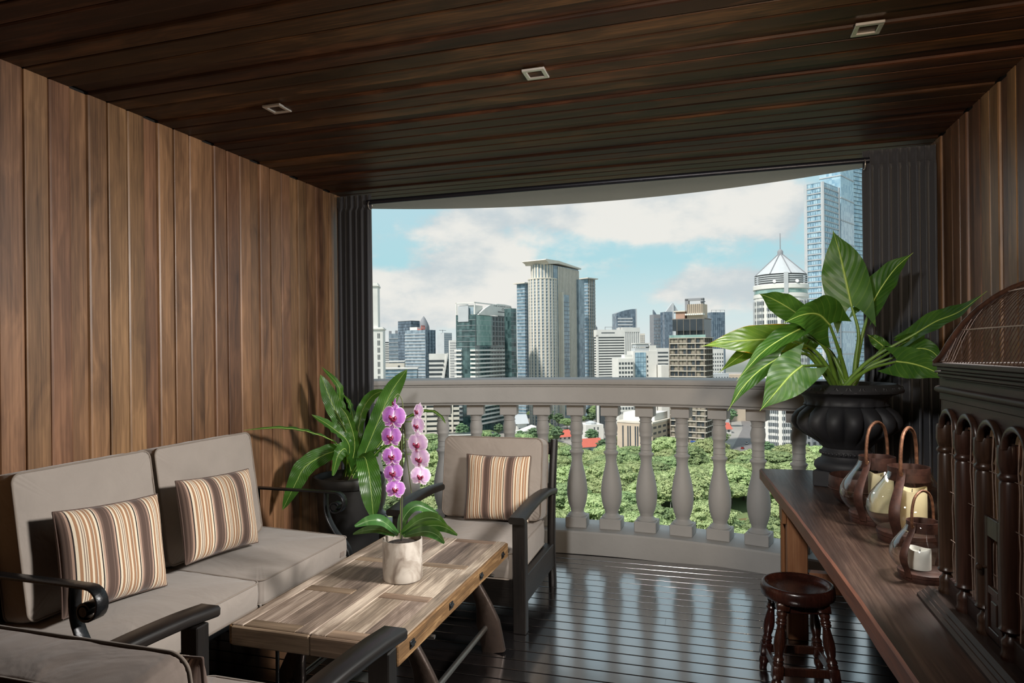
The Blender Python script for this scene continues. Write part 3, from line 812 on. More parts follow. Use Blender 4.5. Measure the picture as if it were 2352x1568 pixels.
# ------------------------------------------------------------------ balustrade
bal = thing('balustrade', polar(RK + 0.17, 0), 'pale grey curved stone balustrade with turned balusters across the open front', 'balustrade')
BO = bal.location
def arc_sweep(prof, a0, a1, n=64):
    mb = MB(BO); m = len(prof)
    rows_ = [[polar(r, a0 + (a1 - a0) * i / n, z) for r, z in prof] for i in range(n + 1)]
    vs = [p for r_ in rows_ for p in r_]; fs = []
    for i in range(n):
        for j in range(m):
            fs.append((i * m + j, i * m + (j + 1) % m, (i + 1) * m + (j + 1) % m, (i + 1) * m + j))
    fs.append(tuple(range(m))); fs.append(tuple(reversed(range(n * m, (n + 1) * m))))
    return mb.add(vs, fs)
A0, A1 = -25.6, 31.0
arc_sweep([(RK, -0.02), (RK, 0.132), (RK + 0.01, 0.142), (RK + 0.36, 0.142), (RK + 0.37, -0.02)], A0, A1).build('kerb', M['stone'], bal, 30)
arc_sweep([(RK + 0.035, 1.048), (RK + 0.03, 1.062), (RK + 0.012, 1.066), (RK + 0.008, 1.072), (RK + 0.008, 1.182), (RK - 0.002, 1.187), (RK - 0.004, 1.196),
           (RK - 0.022, 1.204), (RK - 0.026, 1.222), (RK - 0.016, 1.236), (RK + 0.0, 1.240), (RK + 0.34, 1.240), (RK + 0.366, 1.222), (RK + 0.36, 1.2),
           (RK + 0.33, 1.18), (RK + 0.33, 1.07), (RK + 0.31, 1.048)], A0, A1).build('hand_rail', M['stone'], bal, 30)
k_ = 0.765 / 1230.0
bp = [(108, 1355), (110, 1345), (96, 1332), (82, 1318), (73, 1308), (73, 1292), (76, 1286), (76, 1272), (84, 1255), (97, 1215), (108, 1160), (116, 1100), (117, 1040), (113, 970),
      (103, 900), (90, 830), (74, 760), (62, 700), (60, 670), (63, 630), (70, 600), (80, 588), (84, 578), (82, 568), (68, 560), (63, 552), (61, 530), (66, 526), (66, 514), (60, 508), (60, 462), (66, 458), (66, 448),
      (62, 440), (62, 378), (72, 366), (73, 352), (68, 344), (74, 312), (76, 285), (72, 255), (64, 222), (62, 205), (70, 200), (70, 188), (62, 182), (64, 168), (74, 140), (80, 130)]
bp = [(r * 0.000655, 0.218 + (1355 - y) * 0.000612) for r, y in bp]
shaft_me = MB().lathe(bp, 20).mesh('baluster', M['stone'], 50)
plinth_me = MB().box(-0.078, 0.078, -0.078, 0.078, 0.142, 0.219, 0.005).mesh('plinth_block', M['stone'], 0)
cap_me = MB().box(-0.064, 0.064, -0.064, 0.064, 0.966, 1.05, 0.003).mesh('cap_block', M['stone'], 0)
for i in range(-7, 8):
    a = -1.95 + 3.60 * i
    if a < A0 + 1 or a > A1 - 1: continue
    x, y, _ = polar(RK + 0.17, a)
    b = link('baluster', shaft_me, bal, (x - BO.x, y - BO.y, 0), (0, 0, R(-a)))
    link('plinth_block', plinth_me, b)
    link('cap_block', cap_me, b)

# ------------------------------------------------------------------ curtains and rod
def curtain(name, x0, x1, folds, label, seed):
    r_ = random.Random(seed)
    t = thing(name, ((x0 + x1) / 2, YF - 0.03, 0), label, 'curtain')
    cx, cy = (x0 + x1) / 2, YF - 0.03
    zs = [0.02, 0.4, 0.9, 1.4, 1.9, 2.3, 2.42, 2.45, 2.50, 2.53]
    n = folds * 10
    ph = [r_.uniform(-0.25, 0.25) for _ in range(folds + 2)]
    am = [r_.uniform(0.75, 1.15) for _ in range(folds + 2)]
    rows_ = []
    for z in zs:
        row = []
        for i in range(n + 1):
            u = i / n
            f = u * folds; k = int(min(f, folds - 1))
            a = am[k] * (0.042 + 0.006 * math.sin(z * 2 + k))
            w = math.sin(2 * math.pi * (f + 0.1 * ph[k] * math.sin(math.pi * (f - k))))
            w = math.copysign(abs(w) ** 0.9, w)
            x = x0 + (x1 - x0) * u + 0.010 * math.sin(4 * math.pi * f) + 0.008 * math.sin(z * 1.7 + k) * (1 - z / 2.6)
            pin = 0.55 if z > 2.44 else 1.0
            row.append((x - cx, w * a * pin, z))
        rows_.append(row)
    o = MB().grid(rows_).build('curtain_panel', M['curtain'], t, 60)
    md = o.modifiers.new('thick', 'SOLIDIFY'); md.thickness = 0.004
    # stiff header band at the top of the cloth
    hb = [[(p[0], p[1] * 0.5 - 0.004, z) for p in rows_[-1]] for z in (2.455, 2.535)]
    h = MB().grid(hb).build('header_band', M['curtain'], t, 60)
    md = h.modifiers.new('thick', 'SOLIDIFY'); md.thickness = 0.003
    return t
curtain('curtain', XL + 0.03, -2.248, 6, 'narrow charcoal curtain hanging beside the left wood wall', 3)
curtain('curtain', 0.80, XR + 0.005, 8, 'wide charcoal curtain gathered behind the black urn at right', 5)
rod = thing('curtain_rod', (-0.7, YF - 0.05, 2.478), 'slim dark rod running under the ceiling across the opening', 'curtain rod')
MB().tube([(-1.57, 0, 0), (1.53, 0, 0)], 0.016, 12).build('rod_tube', M['rod'], rod, 60)
ring = MB().tube([(0, 0.028 * math.cos(2 * math.pi * i / 14), -0.022 + 0.028 * math.sin(2 * math.pi * i / 14)) for i in range(15)], 0.003, 6).mesh('rod_ring', M['nickel'], 60)
for x in (-1.545, 1.505): link('rod_ring', ring, rod, (x, 0, 0))

# ------------------------------------------------------------------ recessed downlights
def downlight(x, label):
    t = thing('recessed_downlight', (x, 2.587, ZC), label, 'ceiling light', 'square downlights in the ceiling')
    s, q = 0.046, 0.030
    f = MB()
    for a in ((-s, s, -s, -q), (-s, s, q, s), (-s, -q, -q, q), (q, s, -q, q)):
        f.box(a[0], a[1], a[2], a[3], -0.006, 0.004, 0.0015)
    f.build('frame', M['nickel'], t, 0)
    w = MB()
    w.grid([[(-q, -q, 0.0), (q, -q, 0.0), (q, q, 0.0), (-q, q, 0.0)], [(-.018, -.018, .032), (.018, -.018, .032), (.018, .018, .032), (-.018, .018, .032)]], close=True)
    w.build('reflector', M['lampcan'], t, 0)
    m, g, b = newmat('lamp bulb face')
    g.set(b, 'Emission Color', (1, 0.7, 0.4, 1)); g.set(b, 'Emission Strength', 5.0)
    MB().box(-.018, .018, -.018, .018, .030, .034).build('bulb', m, t, 0)
    return t
downlight(-1.886, 'square recessed downlight in the ceiling nearest the left wall')
downlight(-0.673, 'middle square recessed downlight of the row of three in the ceiling')
downlight(0.524, 'square recessed downlight in the ceiling nearest the right wall')

# ================================================================== FURNITURE
# ------------------------------------------------------------------ box cushions
def sq_outline(hx, hy, r, n=10):
    pts = []
    for (cx, cy, a) in ((hx - r, hy - r, 0), (-hx + r, hy - r, 90), (-hx + r, -hy + r, 180), (hx - r, -hy + r, 270)):
        for i in range(n + 1):
            t = R(a + 90.0 * i / n)
            pts.append((cx + r * math.cos(t), cy + r * math.sin(t)))
        # straight run to the next corner, subdivided
        nx = {0: (-hx + r, hy), 90: (-hx, -hy + r), 180: (hx - r, -hy), 270: (hx, hy - r)}[a]
        p = pts[-1]
        for k in range(1, 10):
            pts.append((p[0] + (nx[0] - p[0]) * k / 10, p[1] + (nx[1] - p[1]) * k / 10))
    return pts
def box_cushion(name, w, d, h, parent, M4, mat, pip, crown=0.022, r=0.05, seed=1, belly=0.006):
    """cushion centred on the origin, w x d wide and h thick (local z), placed by M4 in the parent"""
    r_ = random.Random(seed)
    out = sq_outline(w / 2, d / 2, r)
    n = len(out)
    mb = MB(); rows_ = []
    def ring(s, z, bulge=0.0, wr=0.0):
        row = []
        for i, (x, y) in enumerate(out):
            L = math.hypot(x, y) or 1
            k = bulge + (wr * math.sin(i * 2.1 + seed) * math.sin(i * 0.37 + seed * 2))
            row.append((x * s + x / L * k, y * s + y / L * k, z))
        return row
    ss = [0.0, 0.25, 0.5, 0.7, 0.84, 0.93, 0.98, 1.0]
    dome = lambda s: crown * (1 - s ** 2.6) + 0.0025 * math.sin(s * 21 + seed) * (1 - s) * s
    for s in ss: rows_.append(ring(max(s, 0.002), -h / 2 - dome(s) * 0.6, 0, 0.0))
    for z in (-0.42, -0.22, 0, 0.22, 0.42): rows_.append(ring(1, h * z, belly * (1 - (z / 0.5) ** 2), 0.002))
    for s in reversed(ss):
        row = ring(max(s, 0.002), h / 2 + dome(s), 0, 0.0)
        # gathered pleats running in from the seam
        row = [(x, y, z + 0.0022 * math.sin(i * 1.9 + seed) * (s ** 6) * (1 if s < 1 else 0.0)) for i, (x, y, z) in enumerate(row)]
        rows_.append(row)
    mb.grid(rows_, close=True)
    mb.v = [tuple(M4 @ Vector(p)) for p in mb.v]
    o = mb.build(name, mat, parent, 80)
    for z in (h / 2, -h / 2):
        p = MB().tube([M4 @ Vector((x * 1.004, y * 1.004, z)) for x, y in out] + [M4 @ Vector((out[0][0] * 1.004, out[0][1] * 1.004, z))], 0.0042, 6, False)
        link('piping', p.mesh('piping', pip, 80), o)
    return o
def pillow_mesh(w, h, t, seed=1, n=22):
    mb = MB(); r_ = random.Random(seed)
    top, uv = [], []
    def pt(u, v, side):
        pin = 0.045
        x = w / 2 * u * (1 - pin * (1 - v * v) ** 1.0 * (1.0)) if True else 0
        y = h / 2 * v * (1 - pin * (1 - u * u))
        th = t / 2 * (max(0, (1 - u ** 4)) ** 0.55) * (max(0, (1 - v ** 4)) ** 0.55)
        th *= 1 + 0.05 * math.sin(3 * u + seed) * math.cos(2.3 * v + seed)
        th += 0.004 * math.sin(11 * u + 3 * v + seed) * (1 - u * u) * (v * v) * 1.2
        return (x, y, side * th)
    for side in (1, -1):
        rows_ = []; uvs = []
        for j in range(n + 1):
            v = math.sin((j / n - 0.5) * math.pi)
            rows_.append([pt(math.sin((i / n - 0.5) * math.pi), v, side) for i in range(n + 1)])
            uvs.append([(0.5 + 0.5 * math.sin((i / n - 0.5) * math.pi) + 1e-4, 0.5 + v / 2 + 1e-4) for i in range(n + 1)])
        mb.grid(rows_, uvs)
    seam = [(math.sin((i / n - 0.5) * math.pi), -1) for i in range(n)] + [(1, math.sin((i / n - 0.5) * math.pi)) for i in range(n)] \
        + [(-math.sin((i / n - 0.5) * math.pi), 1) for i in range(n)] + [(-1, -math.sin((i / n - 0.5) * math.pi)) for i in range(n + 1)]
    return mb.mesh('striped_pillow', M['stripe'], 80), [pt(u, v, 0) for u, v in seam]
def pillow(loc, x_dir, up_dir, w, h, t, label, seed):
    x = Vector(x_dir).normalized(); u = Vector(up_dir).normalized(); z = x.cross(u).normalized(); u = z.cross(x)
    mt = Matrix((x, u, z)).transposed().to_4x4(); mt.translation = loc
    me, seam = pillow_mesh(w, h, t, seed)
    o = link('striped_pillow', me); o.matrix_world = mt
    tag(o, label, 'pillow', 'striped pillows on the seats')
    MB().tube(seam, 0.0035, 6, False).build('seam_cord', M['stripe'], o, 80)
    return o
def frame4(org, x, y):
    x = Vector(x).normalized(); y = Vector(y); y = (y - x * y.dot(x)).normalized(); z = x.cross(y)
    m = Matrix((x, y, z)).transposed().to_4x4(); m.translation = Vector(org); return m

# ------------------------------------------------------------------ iron sofa along the left wall
SX, SY0, SY1 = -1.90, 1.70, 3.20
sofa = thing('iron_sofa', (-2.22, (SY0 + SY1) / 2, 0), 'two-seat sofa with black scrolled iron arms and taupe cushions along the left wall', 'sofa')
so = Vector(sofa.location)
def L(p): return Vector(p) - so
for i, (y0, y1) in enumerate(((1.735, 2.445), (2.452, 3.170))):
    box_cushion('seat_cushion', 0.60, y1 - y0, 0.105, sofa, frame4(L((-2.195, (y0 + y1) / 2, 0.416)), (1, 0, -0.03), (0, 1, 0)), M['cushion'], M['piping'], 0.022, 0.035, 3 + i)
for i, (y0, y1) in enumerate(((1.765, 2.375), (2.405, 3.045))):
    box_cushion('back_cushion', y1 - y0, 0.53, 0.115, sofa, frame4(L((-2.438, (y0 + y1) / 2, 0.752)), (0, 1, 0), (-0.15, 0, 1)), M['cushion'], M['piping'], 0.018, 0.035, 8 + i)
fr = MB(so)
fr.box(-2.50, -1.915, SY0 + 0.01, SY1 - 0.01, 0.315, 0.352, 0.005)
fr.build('seat_frame', M['iron'], sofa, 0)
bk = MB(so); bk.box(-2.532, -2.508, SY0 + 0.02, SY1 - 0.1, 0.33, 0.93, 0.004); bk.build('back_panel', M['iron'], sofa, 0)
for (y, s) in ((SY0, -1), (SY1, 1)):
    top = [(-2.50, 0.688), (-2.30, 0.688), (-2.10, 0.688), (-1.985, 0.686)]
    curl = arc_pts(-1.985, 0.632, 0.054, 90, -90, 10) + arc_pts(-1.985, 0.606, 0.028, -90, -330, 10)[1:]
    arm = MB(so).strap([(x, y, z) for x, z in top[:-1]] + [(x, y, z) for x, z in curl], (0, 1, 0), 0.046, 0.009)
    arm.tube([(-1.985, y - 0.026, 0.610), (-1.985, y + 0.026, 0.610)], 0.017, 12)
    arm.build('scroll_arm', M['iron'], sofa, 50)
    leg = spline([(-2.045, y, 0.683), (-2.048, y, 0.62), (-2.035, y, 0.55), (-1.99, y, 0.475), (-1.935, y, 0.42), (-1.90, y, 0.36), (-1.885, y, 0.25), (-1.89, y, 0.12), (-1.90, y, 0.0)], 26)
    MB(so).strap(leg, (0, 1, 0), 0.046, 0.010).build('front_leg', M['iron'], sofa, 50)
    MB(so).strap([(-2.495, y, 0.69), (-2.495, y, 0.3), (-2.495, y, 0.0)], (0, 1, 0), 0.046, 0.012).build('rear_leg', M['iron'], sofa, 50)
MB(so).box(-1.896, -1.890, 3.085, 3.125, 0.372, 0.398).build('care_tag', M['cushion_shaded'], sofa, 0)
tie = MB(so).tube([(-1.90, 2.45, 0.36), (-1.893, 2.452, 0.31), (-1.895, 2.449, 0.27)], [0.006, 0.004, 0.003], 6)
tie.build('tie_tape', M['cushion'], sofa, 60)

pillow((-2.235, 2.02, 0.690), (0.10, 1, -0.05), (-0.20, 0.02, 1), 0.43, 0.375, 0.135, 'striped pillow on the sofa seat nearer the camera', 2)
pillow((-2.235, 2.595, 0.700), (0.10, 1, -0.04), (-0.20, 0.02, 1), 0.43, 0.365, 0.13, 'striped pillow on the sofa seat nearer the fern', 4)

# ------------------------------------------------------------------ black wooden armchairs (local: front faces -y, centre x=0, front leg face y=0)
def armchair(loc, rz, label, post_top=0.885, back_h=0.46, cmat='cushion', dy=0.0):
    t = thing('wooden_armchair', loc, label, 'armchair', 'black wooden armchairs', rz)
    hw = 0.375
    for s in (-1, 1):
        x = s * (hw - 0.036)
        MB().box(x - 0.034, x + 0.034, 0.0, 0.055, 0, 0.572, 0.004).build('front_leg', M['blackwood'], t, 0)
        pts = spline([(x, 0.735 + dy, 0.0), (x, 0.715 + dy, 0.22), (x, 0.725 + dy, 0.45), (x, 0.765 + dy, 0.68), (x, 0.815 + dy, post_top)], 14)
        MB().strap(pts, (1, 0, 0), 0.042, [0.06 - 0.012 * i / 13 for i in range(14)]).build('back_post', M['blackwood'], t, 50)
        arm = spline([(x + s * 0.004, -0.045, 0.590), (x + s * 0.004, 0.12, 0.607), (x + s * 0.002, 0.36, 0.617), (x, 0.58, 0.607), (x - s * 0.002, 0.755 + dy, 0.582)], 16)
        MB().strap(arm, (1, 0, 0), [0.086 - 0.02 * i / 15 for i in range(16)], 0.036).build('armrest', M['blackwood_y'], t, 50)
        MB().box(x - 0.018, x + 0.018, 0.05, 0.72 + dy, 0.13, 0.272, 0.004).build('side_rail', M['blackwood_y'], t, 0)
    MB().box(-hw + 0.06, hw - 0.06, 0.012, 0.042, 0.13, 0.272, 0.004).build('front_rail', M['blackwood_x'], t, 0)
    MB().box(-hw + 0.06, hw - 0.06, 0.695 + dy, 0.725 + dy, 0.13, 0.26, 0.004).build('back_rail', M['blackwood_x'], t, 0)
    MB().box(-hw + 0.05, hw - 0.05, 0.03, 0.71 + dy, 0.252, 0.268, 0.003).build('seat_board', M['blackwood_x'], t, 0)
    for z, y in ((post_top - 0.04, 0.795 + dy), (0.60, 0.742 + dy)):
        MB().box(-hw + 0.05, hw - 0.05, y - 0.012, y + 0.012, z - 0.045, z + 0.03, 0.004).build('back_slat', M['blackwood_x'], t, 0)
    box_cushion('seat_cushion', 0.615, 0.66 + dy, 0.135, t, frame4((0, 0.345 + dy / 2, 0.343), (1, 0, 0), (0, 1, 0.02)), M[cmat], M['piping'], 0.018, 0.04, 11)
    box_cushion('back_cushion', 0.625, back_h + 0.02, 0.135, t, frame4((0, 0.652 + dy, 0.440 + back_h / 2), (1, 0, 0), (0, 0.16, 1)), M[cmat], M['piping'], 0.025, 0.04, 15)
    return t
armchair((-1.305, 3.262, 0), 0.0, 'black wooden armchair with taupe cushions facing the camera before the balustrade')
armchair((-1.288, 1.80, 0), R(180), 'black wooden armchair seen from behind in the near left corner', post_top=0.76, back_h=0.415, cmat='cushion_shaded', dy=0.14)
pillow((-1.25, 3.785, 0.632), (1, 0.02, 0), (0, 0.18, 1), 0.40, 0.385, 0.12, 'striped pillow on the armchair before the balustrade', 6)
pillow((-1.235, 1.165, 0.640), (-1, 0.0, 0), (0, -0.16, 1), 0.42, 0.36, 0.12, 'striped pillow peeping past the near armchair back cushion', 9)

# ------------------------------------------------------------------ reclaimed-wood coffee table
TX0, TX1, TY0, TY1, TZ = -1.69, -1.03, 2.02, 3.255, 0.47
tab = thing('coffee_table', ((TX0 + TX1) / 2, (TY0 + TY1) / 2, 0), 'long coffee table of two weathered doors on curved iron legs before the sofa', 'table')
to = Vector(tab.location)
def TB(name, x0, x1, y0, y1, z0, z1, mat, c=0.003):
    return MB(to).box(x0, x1, y0, y1, z0, z1, c).build(name, M[mat], tab, 0)
mid = (TX0 + TX1) / 2
for (a, b, outer) in ((TX0, mid - 0.0015, -1), (mid + 0.0015, TX1, 1)):
    so_, si_ = 0.052, 0.060
    lo = a + (so_ if outer < 0 else si_); hi = b - (si_ if outer < 0 else so_)
    TB('plank', a, lo - 0.001, TY0, TY1, TZ - 0.04, TZ, 'rustic')
    TB('plank', hi + 0.001, b, TY0, TY1, TZ - 0.04, TZ + 0.0005, 'rustic')
    ys = [TY0, TY0 + 0.055, 2.395, 2.447, 2.80, 2.85, TY1 - 0.05, TY1]
    for i in range(7):
        cross = i % 2 == 0
        if cross:
            TB('cross_piece', lo, hi, ys[i] + 0.0008, ys[i + 1] - 0.0008, TZ - 0.038, TZ + (0.001 if i in (2, 4) else 0), 'rustic_x')
        else:
            w = (hi - lo) / 2
            cut = lo + w * rng.uniform(0.8, 1.2)
            TB('plank', lo, cut - 0.0006, ys[i], ys[i + 1], TZ - 0.038, TZ - 0.0018, 'rustic', 0.0015)
            TB('plank', cut + 0.0006, hi, ys[i], ys[i + 1], TZ - 0.038, TZ - 0.0012, 'rustic', 0.0015)
TB('edge_board', TX1 - 0.004, TX1 + 0.010, TY0 - 0.004, TY1 + 0.002, TZ - 0.075, TZ - 0.004, 'rustic_edge', 0.004)
TB('edge_board', TX0 - 0.010, TX0 + 0.004, TY0 - 0.004, TY1 + 0.002, TZ - 0.075, TZ - 0.004, 'rustic_edge', 0.004)
TB('edge_board', TX0 + 0.005, mid - 0.002, TY0 - 0.010, TY0 + 0.006, TZ - 0.075, TZ - 0.005, 'rustic_x', 0.004)
TB('edge_board', mid + 0.002, TX1 - 0.005, TY0 - 0.010, TY0 + 0.006, TZ - 0.075, TZ - 0.005, 'rustic_x', 0.004)
TB('edge_board', TX0 + 0.005, TX1 - 0.005, TY1 - 0.006, TY1 + 0.006, TZ - 0.075, TZ - 0.005, 'rustic_x', 0.004)
TB('under_board', TX0 + 0.01, TX1 - 0.01, TY0 + 0.01, TY1 - 0.01, TZ - 0.072, TZ - 0.041, 'rustic_x', 0.003)
for y in (2.12, 2.48, 2.84, 3.16):
    h = MB(to).box(TX1 + 0.009, TX1 + 0.014, y - 0.017, y + 0.017, TZ - 0.052, TZ - 0.024, 0.001)
    h.tube([(TX1 + 0.014, y - 0.017, TZ - 0.038), (TX1 + 0.014, y + 0.017, TZ - 0.038)], 0.005, 8)
    h.build('hinge', M['iron'], tab, 40)
for y in (2.34, 3.045):
    for s in (-1, 1):
        p = spline([(mid + s * 0.13, y, TZ - 0.075), (mid + s * 0.215, y, 0.335), (mid + s * 0.275, y, 0.235), (mid + s * 0.305, y, 0.12), (mid + s * 0.33, y, 0.0)], 18)
        MB(to).strap(p, (0, 1, 0), 0.034, [0.125 - 0.06 * math.sin(math.pi * min(1, i / 12)) - 0.01 * (i / 17) for i in range(18)]).build('curved_leg', M['castiron'], tab, 50)
    MB(to).box(mid - 0.18, mid + 0.18, y - 0.03, y + 0.03, TZ - 0.098, TZ - 0.070, 0.004).build('leg_plate', M['castiron'], tab, 0)
for s in (-1, 1):
    MB(to).tube([(mid + s * 0.292, 2.30, 0.115), (mid + s * 0.292, 3.085, 0.115)], 0.0125, 12).build('stretcher_bar', M['steel'], tab, 60)
post = MB(to).lathe([(0.012, 0.0), (0.030, 0.004), (0.026, 0.016), (0.010, 0.03), (0.007, 0.05), (0.007, TZ - 0.075)], 12, Matrix.Translation((-1.60, 2.16, 0)))
post.build('screw_post', M['iron'], tab, 40)
for y in (2.30, 3.00):
    MB(to).tube([(TX1 - 0.03, y, TZ - 0.088), (TX1 + 0.018, y, TZ - 0.088)], 0.008, 10).build('bolt', M['steel'], tab, 50)

# ------------------------------------------------------------------ plank bench on the right
E1 = (0.245, 4.115); E2 = (0.42, 0.9)                      # front edge of the plank
BZ = 0.75
bench = thing('plank_bench', (0.68, 2.6, 0), 'long rough plank bench of dark worn timber along the right wall', 'bench')
bo = Vector(bench.location)
top = MB(bo)
n = 40
fr_ = []
for i in range(n + 1):
    t = i / n
    x = E1[0] + (E2[0] - E1[0]) * t + 0.0008 * math.sin(t * 23) + 0.0006 * math.sin(t * 61) + 0.02 * math.sin(t * math.pi)
    fr_.append((x, E1[1] + (E2[1] - E1[1]) * t))
poly = fr_ + [(1.06, 0.9), (1.045, 4.16)]
m_ = len(poly)
zj = [0.0012 * math.sin(i * 1.7) for i in range(m_)]
vs = [(x, y, BZ - 0.058 + zj[i]) for i, (x, y) in enumerate(poly)]
vs += [(x - 0.0, y, BZ - 0.007) for i, (x, y) in enumerate(poly)]
vs += [(x + (0.007 if i <= n else -0.004), y, BZ) for i, (x, y) in enumerate(poly)]
fs = [tuple(reversed(range(m_)))] + [(i, (i + 1) % m_, m_ + (i + 1) % m_, m_ + i) for i in range(m_)] + [(m_ + i, m_ + (i + 1) % m_, 2 * m_ + (i + 1) % m_, 2 * m_ + i) for i in range(m_)]
top.cur = 1; top.add(vs, fs)
top.cur = 0; top.f.append(tuple(range(2 * m_, 3 * m_))); top.mi.append(0)
top.build('bench_plank', [M['bench_top'], M['bench_edge']], bench, 0)
def bleg(x0, x1, y0, y1, z0, z1): MB(bo).box(x0, x1, y0, y1, z0, z1, 0.004).build('leg', M['bench_leg'], bench, 0)
bleg(0.338, 0.432, 3.56, 3.68, 0, BZ - 0.056)
bleg(0.86, 0.955, 3.56, 3.68, 0, BZ - 0.056)
bleg(0.47, 0.56, 1.0, 1.1, 0, BZ - 0.056)
bleg(0.88, 0.97, 1.0, 1.1, 0, BZ - 0.056)
MB(bo).box(0.432, 0.86, 3.59, 3.65, 0.23, 0.33, 0.004).build('cross_rail', M['bench_leg'], bench, 0)
MB(bo).box(0.315, 0.337, 3.57, 3.72, BZ - 0.18, BZ - 0.06, 0.003).build('cleat', M['bench_leg'], bench, 0)
MB(bo).box(0.318, 0.337, 3.66, 3.70, 0.0, BZ - 0.18, 0.003).build('side_strip', M['bench_leg'], bench, 0)

# ------------------------------------------------------------------ turned stool
st = thing('turned_stool', (0.335, 3.12, 0), 'round mahogany stool with dished seat and turned legs beside the bench', 'stool', rz=R(8))
H_ = 0.432
MB().lathe([(0.11, H_ - 0.062), (0.138, H_ - 0.060), (0.149, H_ - 0.050), (0.151, H_ - 0.030), (0.149, H_ - 0.012), (0.145, H_ - 0.003), (0.138, H_), (0.129, H_ - 0.002), (0.124, H_ - 0.009),
            (0.115, H_ - 0.016), (0.08, H_ - 0.020), (0.03, H_ - 0.021), (0.001, H_ - 0.021)], 48, cap1=True).build('seat', M['mahogany'], st, 50)
lp = [(0.016, 0.0), (0.017, 0.02), (0.021, 0.03), (0.021, 0.05), (0.017, 0.058), (0.02, 0.064), (0.02, 0.12), (0.023, 0.128), (0.019, 0.136), (0.023, 0.142), (0.019, 0.150), (0.016, 0.158), (0.020, 0.172),
      (0.024, 0.20), (0.023, 0.225), (0.017, 0.262), (0.015, 0.278), (0.02, 0.284), (0.022, 0.289), (0.018, 0.296), (0.022, 0.301), (0.018, 0.306), (0.017, 0.312), (0.022, 0.322), (0.022, 0.33), (0.016, 0.34), (0.018, 0.348)]
for sx in (-1, 1):
    for sy in (-1, 1):
        t0 = Vector((sx * 0.082, sy * 0.082, 0.35)); b0 = Vector((sx * 0.122, sy * 0.122, 0.0))
        d = (t0 - b0); sl = Matrix.Translation(b0) @ Matrix(((1, 0, d.x / 0.35, 0), (0, 1, d.y / 0.35, 0), (0, 0, 1, 0), (0, 0, 0, 1)))
        lg = MB().lathe(lp, 16, sl)
        lg.box(-0.0215, 0.0215, -0.0215, 0.0215, 0.066, 0.120, 0.002, sl)
        lg.box(-0.025, 0.025, -0.025, 0.025, 0.312 + 0.03, 0.375, 0.002, sl)
        lg.build('leg', M['mahogany'], st, 50)
def edge_pt(sx, sy, z): k = 0.122 - 0.04 * z / 0.35; return Vector((sx * k, sy * k, z))
for a, b in (((-1, -1), (1, -1)), ((1, -1), (1, 1)), ((1, 1), (-1, 1)), ((-1, 1), (-1, -1))):
    p, q = edge_pt(*a, 0.093), edge_pt(*b, 0.093)
    MB().strap([p, (p + q) / 2, q], (0, 0, 1), 0.036, 0.018).build('stretcher', M['mahogany'], st, 0)
    p, q = edge_pt(*a, 0.352), edge_pt(*b, 0.352)
    MB().strap([p, (p + q) / 2, q], (0, 0, 1), 0.048, 0.02).build('apron', M['mahogany'], st, 0)

# ================================================================== THINGS ON THE BENCH
def lantern(loc, s, label, rz):
    t = thing('glass_lantern', loc, label, 'lantern', 'rusted metal and glass lanterns on the bench', rz)
    k = s
    MB().lathe([(0.098 * k, 0), (0.100 * k, 0.004), (0.100 * k, 0.020 * k), (0.104 * k, 0.022 * k), (0.104 * k, 0.036 * k), (0.098 * k, 0.040 * k), (0.001, 0.040 * k)], 40).build('base', M['rust'], t, 40)
    gp = [(0.092, 0.040), (0.116, 0.060), (0.132, 0.085), (0.138, 0.110), (0.134, 0.135), (0.122, 0.160), (0.104, 0.185), (0.086, 0.208), (0.074, 0.226), (0.066, 0.245)]
    MB().lathe([(r * k, z * k) for r, z in gp], 48, cap0=False, cap1=False).build('glass_globe', M['glass'], t, 80)
    MB().lathe([(0.064 * k, 0.214 * k), (0.0665 * k, 0.214 * k), (0.0665 * k, 0.262 * k), (0.064 * k, 0.262 * k), (0.0625 * k, 0.255 * k), (0.0625 * k, 0.222 * k)], 40, cap0=False, cap1=False).build('collar', M['rust'], t, 40)
    for sg in (-1, 1):
        pts = spline([(sg * (r + 0.003) * k, 0, z * k) for r, z in [(0.103, 0.018), (0.112, 0.05)] + gp[2:9] + [(0.0685, 0.245), (0.0685, 0.262)]], 26)
        sb = MB().strap(pts, (0, 1, 0), [0.028 * k + 0.008 * k * math.sin(math.pi * min(1, i / 16)) for i in range(26)], 0.003 * k)
        so2 = sb.build('strap', M['rust'], t, 50)
        rv = MB().lathe([(0.009 * k, 0), (0.008 * k, 0.003 * k), (0.004 * k, 0.006 * k)], 12, Matrix.Translation((sg * 0.070 * k, 0, 0.243 * k)) @ Matrix.Rotation(sg * R(90), 4, 'Y'))
        rv.build('rivet', M['brassy'], so2, 40)
    hp = spline([(-0.074 * k, 0, 0.238 * k), (-0.079 * k, 0, 0.262 * k), (-0.074 * k, 0, 0.325 * k), (-0.052 * k, 0, 0.376 * k), (0, 0, 0.398 * k), (0.052 * k, 0, 0.376 * k), (0.074 * k, 0, 0.325 * k), (0.079 * k, 0, 0.262 * k), (0.074 * k, 0, 0.238 * k)], 40)
    MB().tube(hp, [0.0062 * k] * 40, 10).build('handle', M['rust_handle'], t, 60)
    return t
lantern((0.620, 2.975, BZ), 1.0, 'rusted glass lantern nearest the urn, in front of the rusty bowls', R(-130))
lantern((0.668, 2.715, BZ), 1.02, 'large rusted glass lantern in the middle of the three on the bench', R(-122))
lantern((0.598, 2.285, BZ), 0.66, 'smallest rusted glass lantern, beside the birdcage column', R(-137))
